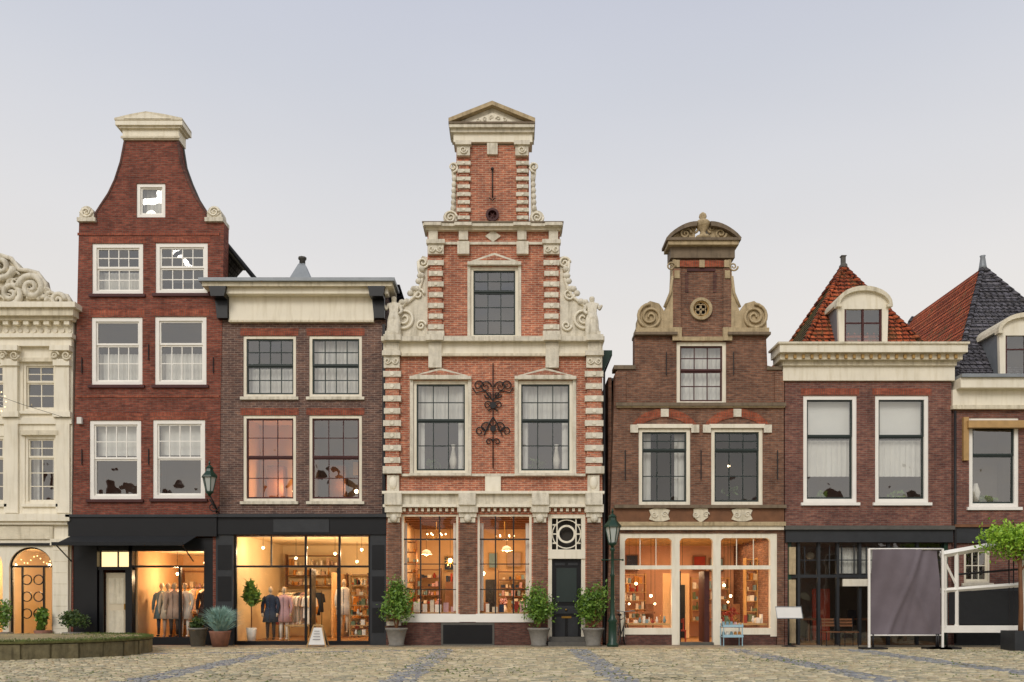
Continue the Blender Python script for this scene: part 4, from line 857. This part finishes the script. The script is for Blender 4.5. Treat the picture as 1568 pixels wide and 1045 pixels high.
b.box('shop_fascia','charcoal',1460,1720,808,832,-.08,-.001); b.box('shop_fascia','wood',1459,1720,804,808,-.14,-.001)
b.box('wall_render','charcoal',1461,1720,900,989,-.03,-.001)
b.tube('downpipe','iron',[(X(1461),-.06,Z(630)),(X(1461),-.06,Z(985))],.04,8)
b.done()

# ================= STREET FURNITURE
def lantern(b,x,y,z,s=1):
    g_='green_paint'
    b.lathe('lantern_glass','lantern_glass',x,y,[(.1*s,z),(.19*s,z+.42*s)],6,1,1,False)
    for k in range(6):
        a=2*math.pi*k/6; b.tube('lantern_bars',g_,[(x+.105*s*math.cos(a),y+.105*s*math.sin(a),z),(x+.2*s*math.cos(a),y+.2*s*math.sin(a),z+.42*s)],.014*s,5)
    b.lathe('lantern_roof',g_,x,y,[(.24*s,z+.42*s),(.23*s,z+.47*s),(.12*s,z+.6*s),(.1*s,z+.68*s),(.13*s,z+.7*s),(.02*s,z+.8*s),(.035*s,z+.86*s),(.005,z+.93*s)],6,1,1,False)
    b.lathe('lantern_base',g_,x,y,[(.03*s,z-.14*s),(.06*s,z-.08*s),(.12*s,z-.03*s),(.12*s,z+.01*s)],8)
b=Obj('street_lamp'); x,y=at(938,990,-.9)[0],-.9
b.lathe('post','green_paint',x,y,[(.17,.03),(.17,.12),(.13,.16),(.12,.75),(.15,.8),(.1,.88),(.07,1.0),(.055,2.1),(.08,2.14),(.05,2.2),(.045,2.85),(.08,2.9),(.04,2.98)],14)
b.tube('ladder_bar','green_paint',[(x-.3,y,2.6),(x+.3,y,2.6)],.02,6)
for sg in(-1,1): b.ball('ladder_bar_knob','green_paint',(x+sg*.3,y,2.6),.035,8)
lantern(b,x,y,3.1,1.1); b.done()
b=Obj('wall_lantern'); x=X(329)+.05
b.tube('bracket','iron',[(x,-.02,Z(785)),(x+.1,-.25,Z(782)),(x+.08,-.5,Z(772)),(x,-.6,Z(762))],.025,6); b.spiral('bracket_scroll','iron',332,778,8,1.5,0,1,-.3,.02)
b.tube('bracket','iron',[(x-.2,-.02,Z(765)),(x,-.3,Z(775)),(x+.15,-.05,Z(790))],.02,6); lantern(b,x,-.6,Z(757),1.0); b.done()

def potted(px,mat='pot_grey',name='potted_shrub',fol='leaf',top=892,y=-.55,w=.56):
    b=Obj(name); x=at(px,990,y)[0]; zt=Z(top)
    b.lathe('pot',mat,x,y,[(.22,.035),(.25,.06),(.22,.1),(.27,.35),(.31,.5),(.34,.53),(.34,.58),(.28,.58),(.27,.54)],18); b.lathe('soil','soil',x,y,[(.27,.535),(.001,.545)],14)
    for k in range(5): a=k*1.3; b.tube('stem','wood',[(x,y,.5),(x+.1*math.cos(a),y+.1*math.sin(a),.9),(x+.25*math.cos(a),y+.2*math.sin(a),1.4)],[.03,.02,.008],5)
    zc=(.6+zt)/2+.03
    b.leaves('leaves_crown',fol,(x,y,zc),(w,.42,(zt-.5)/2),2300,.055,26,.5); b.done()
potted(607); potted(825,top=898); potted(908,top=893)
def boxplant(px,y,mat,fol,r,hh,name,z0=0.035,sz=.05,pw=.24,ph=.5):
    b=Obj(name); x=at(px,990,y)[0]
    b.lathe('pot',mat,x,y,[(pw*.75,z0),(pw,z0+ph),(pw*1.08,z0+ph),(pw*1.08,z0+ph+.05),(pw*.85,z0+ph+.05),(pw*.8,z0+ph-.02)],16); b.lathe('soil','soil',x,y,[(pw*.84,z0+ph-.01),(.001,z0+ph)],10)
    b.leaves('leaves_crown',fol,(x,y,z0+ph+hh*.6),(r,r,hh),800,sz,14); b.done()
boxplant(303,-.7,'pot_grey','leaf_dark',.25,.25,'potted_plant',pw=.26)
b=Obj('potted_grass'); x,y=at(337,990,-.9)[0],-.9
b.lathe('pot','pot_terra',x,y,[(.22,.03),(.3,.45),(.32,.5),(.27,.5),(.26,.46)],18); b.lathe('soil','soil',x,y,[(.26,.47),(.001,.48)],10)
V=[];F=[]
for _ in range(800):
    a=random.uniform(0,6.28); sp_=abs(random.gauss(0,.28)); h=random.uniform(.35,.85)*(1-.4*min(sp_,1)); k=len(V); w_=.01
    bx,by=x+.1*math.cos(a),y+.1*math.sin(a); mx_,my=x+(.1+sp_*.5)*math.cos(a),y+(.1+sp_*.5)*math.sin(a); tx,ty=x+(.1+sp_*1.2)*math.cos(a),y+(.1+sp_*1.2)*math.sin(a)
    V+=[(bx-w_,by,.46),(bx+w_,by,.46),(mx_+w_,my,.46+h*.75),(mx_-w_,my,.46+h*.75),(tx,ty,.46+h)]; F+=[(k,k+1,k+2,k+3),(k+3,k+2,k+4)]
b.add('leaves_blades','leaf_blue',V,F); b.done()
b=Obj('clipped_bush'); x=at(112,950,-.6)[0]; b.lathe('pot','pot_grey',x,-.6,[(.25,.035),(.3,.45)],12); b.leaves('leaves_crown','leaf_dark',(x,-.6,.8),(.5,.4,.33),1400,.045,26,.1); b.done()
b=Obj('bay_shrub'); x=at(2,950,-.6)[0]; b.lathe('pot','pot_grey',x,-.6,[(.25,.035),(.3,.45)],12); b.leaves('leaves_crown','leaf',(x,-.6,1.0),(.35,.3,.5),900,.05,20); b.done()
b=Obj('potted_palm'); x=at(66,950,-.3)[0]; b.lathe('pot','pot_terra',x,-.3,[(.2,.035),(.25,.5)],12); b.leaves('leaves_crown','leaf',(x,-.3,.85),(.3,.2,.35),350,.1,8); b.done()
b=Obj('a_frame_sign'); x,y=at(487,990,-.9)[0],-.9
for d in (-.22,.22):
    b.tube('leg','wood_light',[(x-.28,y+d,.03),(x-.12,y+d*.15,.66)],.022,5); b.tube('leg','wood_light',[(x+.28,y+d,.03),(x+.12,y+d*.15,.66)],.022,5)
    b.quad('board','paper' if d<0 else 'charcoal',[(x-.24,y+d*.88-.006,.1),(x+.24,y+d*.88-.006,.1),(x+.12,y+d*.2-.006,.6),(x-.12,y+d*.2-.006,.6)])
for k in range(4): b.wbox('lettering','charcoal',x-.11+k*.01,x+.11-k*.012,y-.15+k*.02-.05,y-.148+k*.02-.05,.25+k*.08,.265+k*.08)
b.tube('top','wood_light',[(x-.14,y,.66),(x+.14,y,.66)],.025,5); b.done()
b=Obj('menu_stand'); x,y=at(1208,990,-.8)[0],-.8
b.tube('post','iron',[(x,y,.03),(x,y,1.0)],.02,6); b.lathe('foot','iron',x,y,[(.22,.035),(.2,.06),(.03,.08)],14)
b.add('menu_case','paper',[(x-.37,y-.1,.88),(x+.37,y-.1,.88),(x+.37,y+.06,1.2),(x-.37,y+.06,1.2),(x-.37,y-.07,.86),(x+.37,y-.07,.86),(x+.37,y+.09,1.18),(x-.37,y+.09,1.18)],[(0,1,2,3),(4,5,6,7),(0,1,5,4),(2,3,7,6),(0,3,7,4),(1,2,6,5)])
b.tube('case_rim','zinc',[(x-.38,y-.11,.87),(x+.38,y-.11,.87),(x+.38,y+.06,1.21),(x-.38,y+.06,1.21),(x-.38,y-.11,.87)],.015,5); b.done()
b=Obj('bicycle'); x=at(957,990,-1.0)[0]; y=-1.0; an=math.radians(70); ca,sa=math.cos(an),math.sin(an)
P=lambda u,z:(x+u*ca,y+.7+u*sa*.8,z+.035)
for u in (-.5,.5):
    b.tube('wheel','black_paint',[P(u+.33*math.cos(t),.34+.33*math.sin(t)) for t in [2*math.pi*i/24 for i in range(25)]],.018,6)
    for i in range(10): t=math.pi*i/5; b.tube('spokes','zinc',[P(u,.34),P(u+.32*math.cos(t),.34+.32*math.sin(t))],.003,4)
for a,c in (((-.5,.34),(-.12,.32)),((-.12,.32),(-.25,.9)),((-.5,.34),(-.22,.78)),((-.22,.78),(.35,.85)),((-.12,.32),(.37,.72)),((.5,.34),(.33,1.02))): b.tube('frame','black_paint',[P(*a),P(*c)],.017,6)
b.ball('saddle','black_paint',P(-.27,.94),(.08,.13,.04),8); p=P(.33,1.02); b.tube('handlebar','zinc',[(p[0]-.25,p[1]-.1,p[2]+.04),(p[0],p[1],p[2]),(p[0]+.25,p[1]-.1,p[2]+.04)],.013,5); b.done()
b=Obj('plant_trolley'); x,y=at(1120,990,-.5)[0],-.5
for z in (.3,.6): b.wbox('tray','blue_paint',x-.3,x+.3,y-.2,y+.2,z,z+.03); b.wbox('tray_rim','blue_paint',x-.3,x+.3,y-.22,y-.202,z,z+.08)
for sx in (-.28,.28):
    for sy in (-.18,.18): b.tube('leg','blue_paint',[(x+sx,y+sy,.04),(x+sx,y+sy,.72)],.015,5)
for k in range(9):
    px=x-.24+.12*(k%5); z=.33 if k<5 else .63; b.lathe('jar',random.choice(['cloth4','cloth8','cloth3','cloth9']),px,y,[(.04,z),(.05,z+.08),(.03,z+.14)],8)
b.leaves('leaves_flowers','cloth3',(x+.1,y,.86),(.15,.1,.12),70,.03); b.done()
def chair(px,y):
    b=Obj('terrace_chair'); x=at(px,990,y)[0]
    for sx in (-.2,.2): b.tube('legs','iron',[(x+sx,y-.2,.04),(x+sx,y-.2,.46)],.013,5); b.tube('legs','iron',[(x+sx,y+.2,.04),(x+sx,y+.2,.46),(x+sx,y+.26,.88)],.013,5)
    b.wbox('seat','wood',x-.21,x+.21,y-.21,y+.21,.45,.475)
    for k in range(3): b.wbox('backrest','wood',x-.2,x+.2,y+.22+k*.02,y+.235+k*.02,.62+k*.09,.68+k*.09)
    b.done()
chair(1272,-.6); chair(1300,-.7)
b=Obj('canvas_screen'); y=-1.6; L_=at(1334,990,y)[0]; R_=at(1438,990,y)[0]; zt=at(0,842,y)[2]; zb=at(0,972,y)[2]
n=60;V=[];F=[]
for i in range(n+1):
    for j in range(n+1):
        u,v=i/n,j/n; t_=(u-.5)*(1+.05*(.5-v)); sag=.03*math.sin(math.pi*u)*(v-.5)
        fold=.05*math.exp(-((u-.25-.5*v)/.045)**2)-.04*math.exp(-((u-.5-.3*v)/.05)**2)+.04*math.exp(-((u-.9+.5*v)/.05)**2)*(1-v)
        V.append(((L_+R_)/2+(R_-L_)*t_-.03*(v-.5), y+.07*math.sin(3*u+4*v)-fold+.012*math.sin(23*u-9*v), zb+(zt-zb)*v+sag))
for i in range(n):
    for j in range(n): k=i*(n+1)+j; F.append((k,k+n+1,k+n+2,k+1))
b.add('canvas','canvas_grey',V,F,True)
for x in (L_-.06,R_+.1): b.wbox('post','white',x-.03,x+.03,y-.02,y+.03,.05,zt+.03)
b.tube('rail','white',[(L_-.06,y,zt+.02),(R_+.1,y,zt+.02)],.025,6); b.tube('rail','white',[(L_-.06,y,zb-.02),(R_+.1,y,zb-.02)],.02,6)
for x in (L_+.05,(L_+R_)/2+.9,R_-.02): b.wbox('foot','iron',x-.35,x+.35,y-.2,y+.2,.005,.05); b.tube('stay','iron',[(x,y,.05),(x,y,zb+.02)],.03,6)
b.done()
b=Obj('terrace_fence'); y=-1.4
q=lambda px,py:at(px,py,y)
def bar(p0,p1,r=.035,m='white'): b.tube('rails',m,[q(*p0),q(*p1)],r,4)
for px in (1447,1465,1568,1640): bar((px,845 if px<1470 else 838),(px,962),.065)
bar((1440,850),(1530,834),.1); bar((1440,905),(1560,896),.07); bar((1465,880),(1560,872),.03,'iron'); bar((1530,834),(1650,826),.08); bar((1447,860),(1466,900),.035)
b.wbox('lower_rail','white',q(1440,0)[0],q(1720,0)[0],y-.05,y+.05,q(0,969)[2],q(0,958)[2])
b.wbox('canvas_panel','canvas_black',q(1453,0)[0],q(1720,0)[0],y-.01,y+.01,q(0,956)[2],q(0,905)[2])
for px in (1450,1590): b.wbox('foot','iron',q(px,0)[0]-.3,q(px,0)[0]+.3,y-.25,y+.25,.005,.05); b.tube('stay','iron',[(q(px,0)[0],y,.05),(q(px,0)[0],y,q(0,960)[2])],.03,6)
for px in (1545,1552): bar((px,800),(px,968),.02,'iron')
b.done()
b=Obj('terrace_tree'); x,y,_=at(1562,990,-2.2); y=-2.2
b.tube('trunk','wood',[(x,y,0),(x+.03,y,1.2),(x,y,2.4),(x+.05,y,3)],[.08,.06,.05,.03],8); b.wbox('planter','charcoal',x-.35,x+.35,y-.35,y+.35,0,.55)
for k in range(7):
    a=k*.9; b.tube('limb','wood',[(x,y,2.2+.08*k),(x+.35*math.cos(a),y+.3*math.sin(a),2.7+.1*k),(x+.7*math.cos(a),y+.6*math.sin(a),3+.12*k)],[.03,.02,.008],5)
b.leaves('leaves_crown','leaf_bright',(x,y,3.05),(1.1,.85,.62),3600,.06,40,.7); b.done()

# houses on the far side of the square (seen only as reflections)
xx=-48
mats=['brick_brown','brick_dark_red','cream_old','brick_maroon','brick_purple']
while xx<48:
    wd=random.uniform(6,9); h=random.uniform(8,11); b=Obj('opposite_house',-66); m=random.choice(mats)
    t=random.choice([0,1]); top=[(xx,h),(xx+wd*.5,h+3.2),(xx+wd,h)] if t else [(xx,h),(xx+wd*.25,h+.1),(xx+wd*.3,h+2.4),(xx+wd*.5,h+3),(xx+wd*.7,h+2.4),(xx+wd*.75,h+.1),(xx+wd,h)]
    b.plate('walls',m,[(xx,0)]+top+[(xx+wd,0)],[],-6,0,True)
    for fl in range(3):
        for c in range(3):
            a=xx+wd*(c+.5)/3; z=.7+fl*2.9; b.wbox('window_frames','white',a-.6,a+.6,-66,-65.94,z,z+1.9); b.wbox('window_glass','room_dark',a-.5,a+.5,-65.94,-65.93,z+.1,z+1.8)
    b.done(); xx+=wd+.02
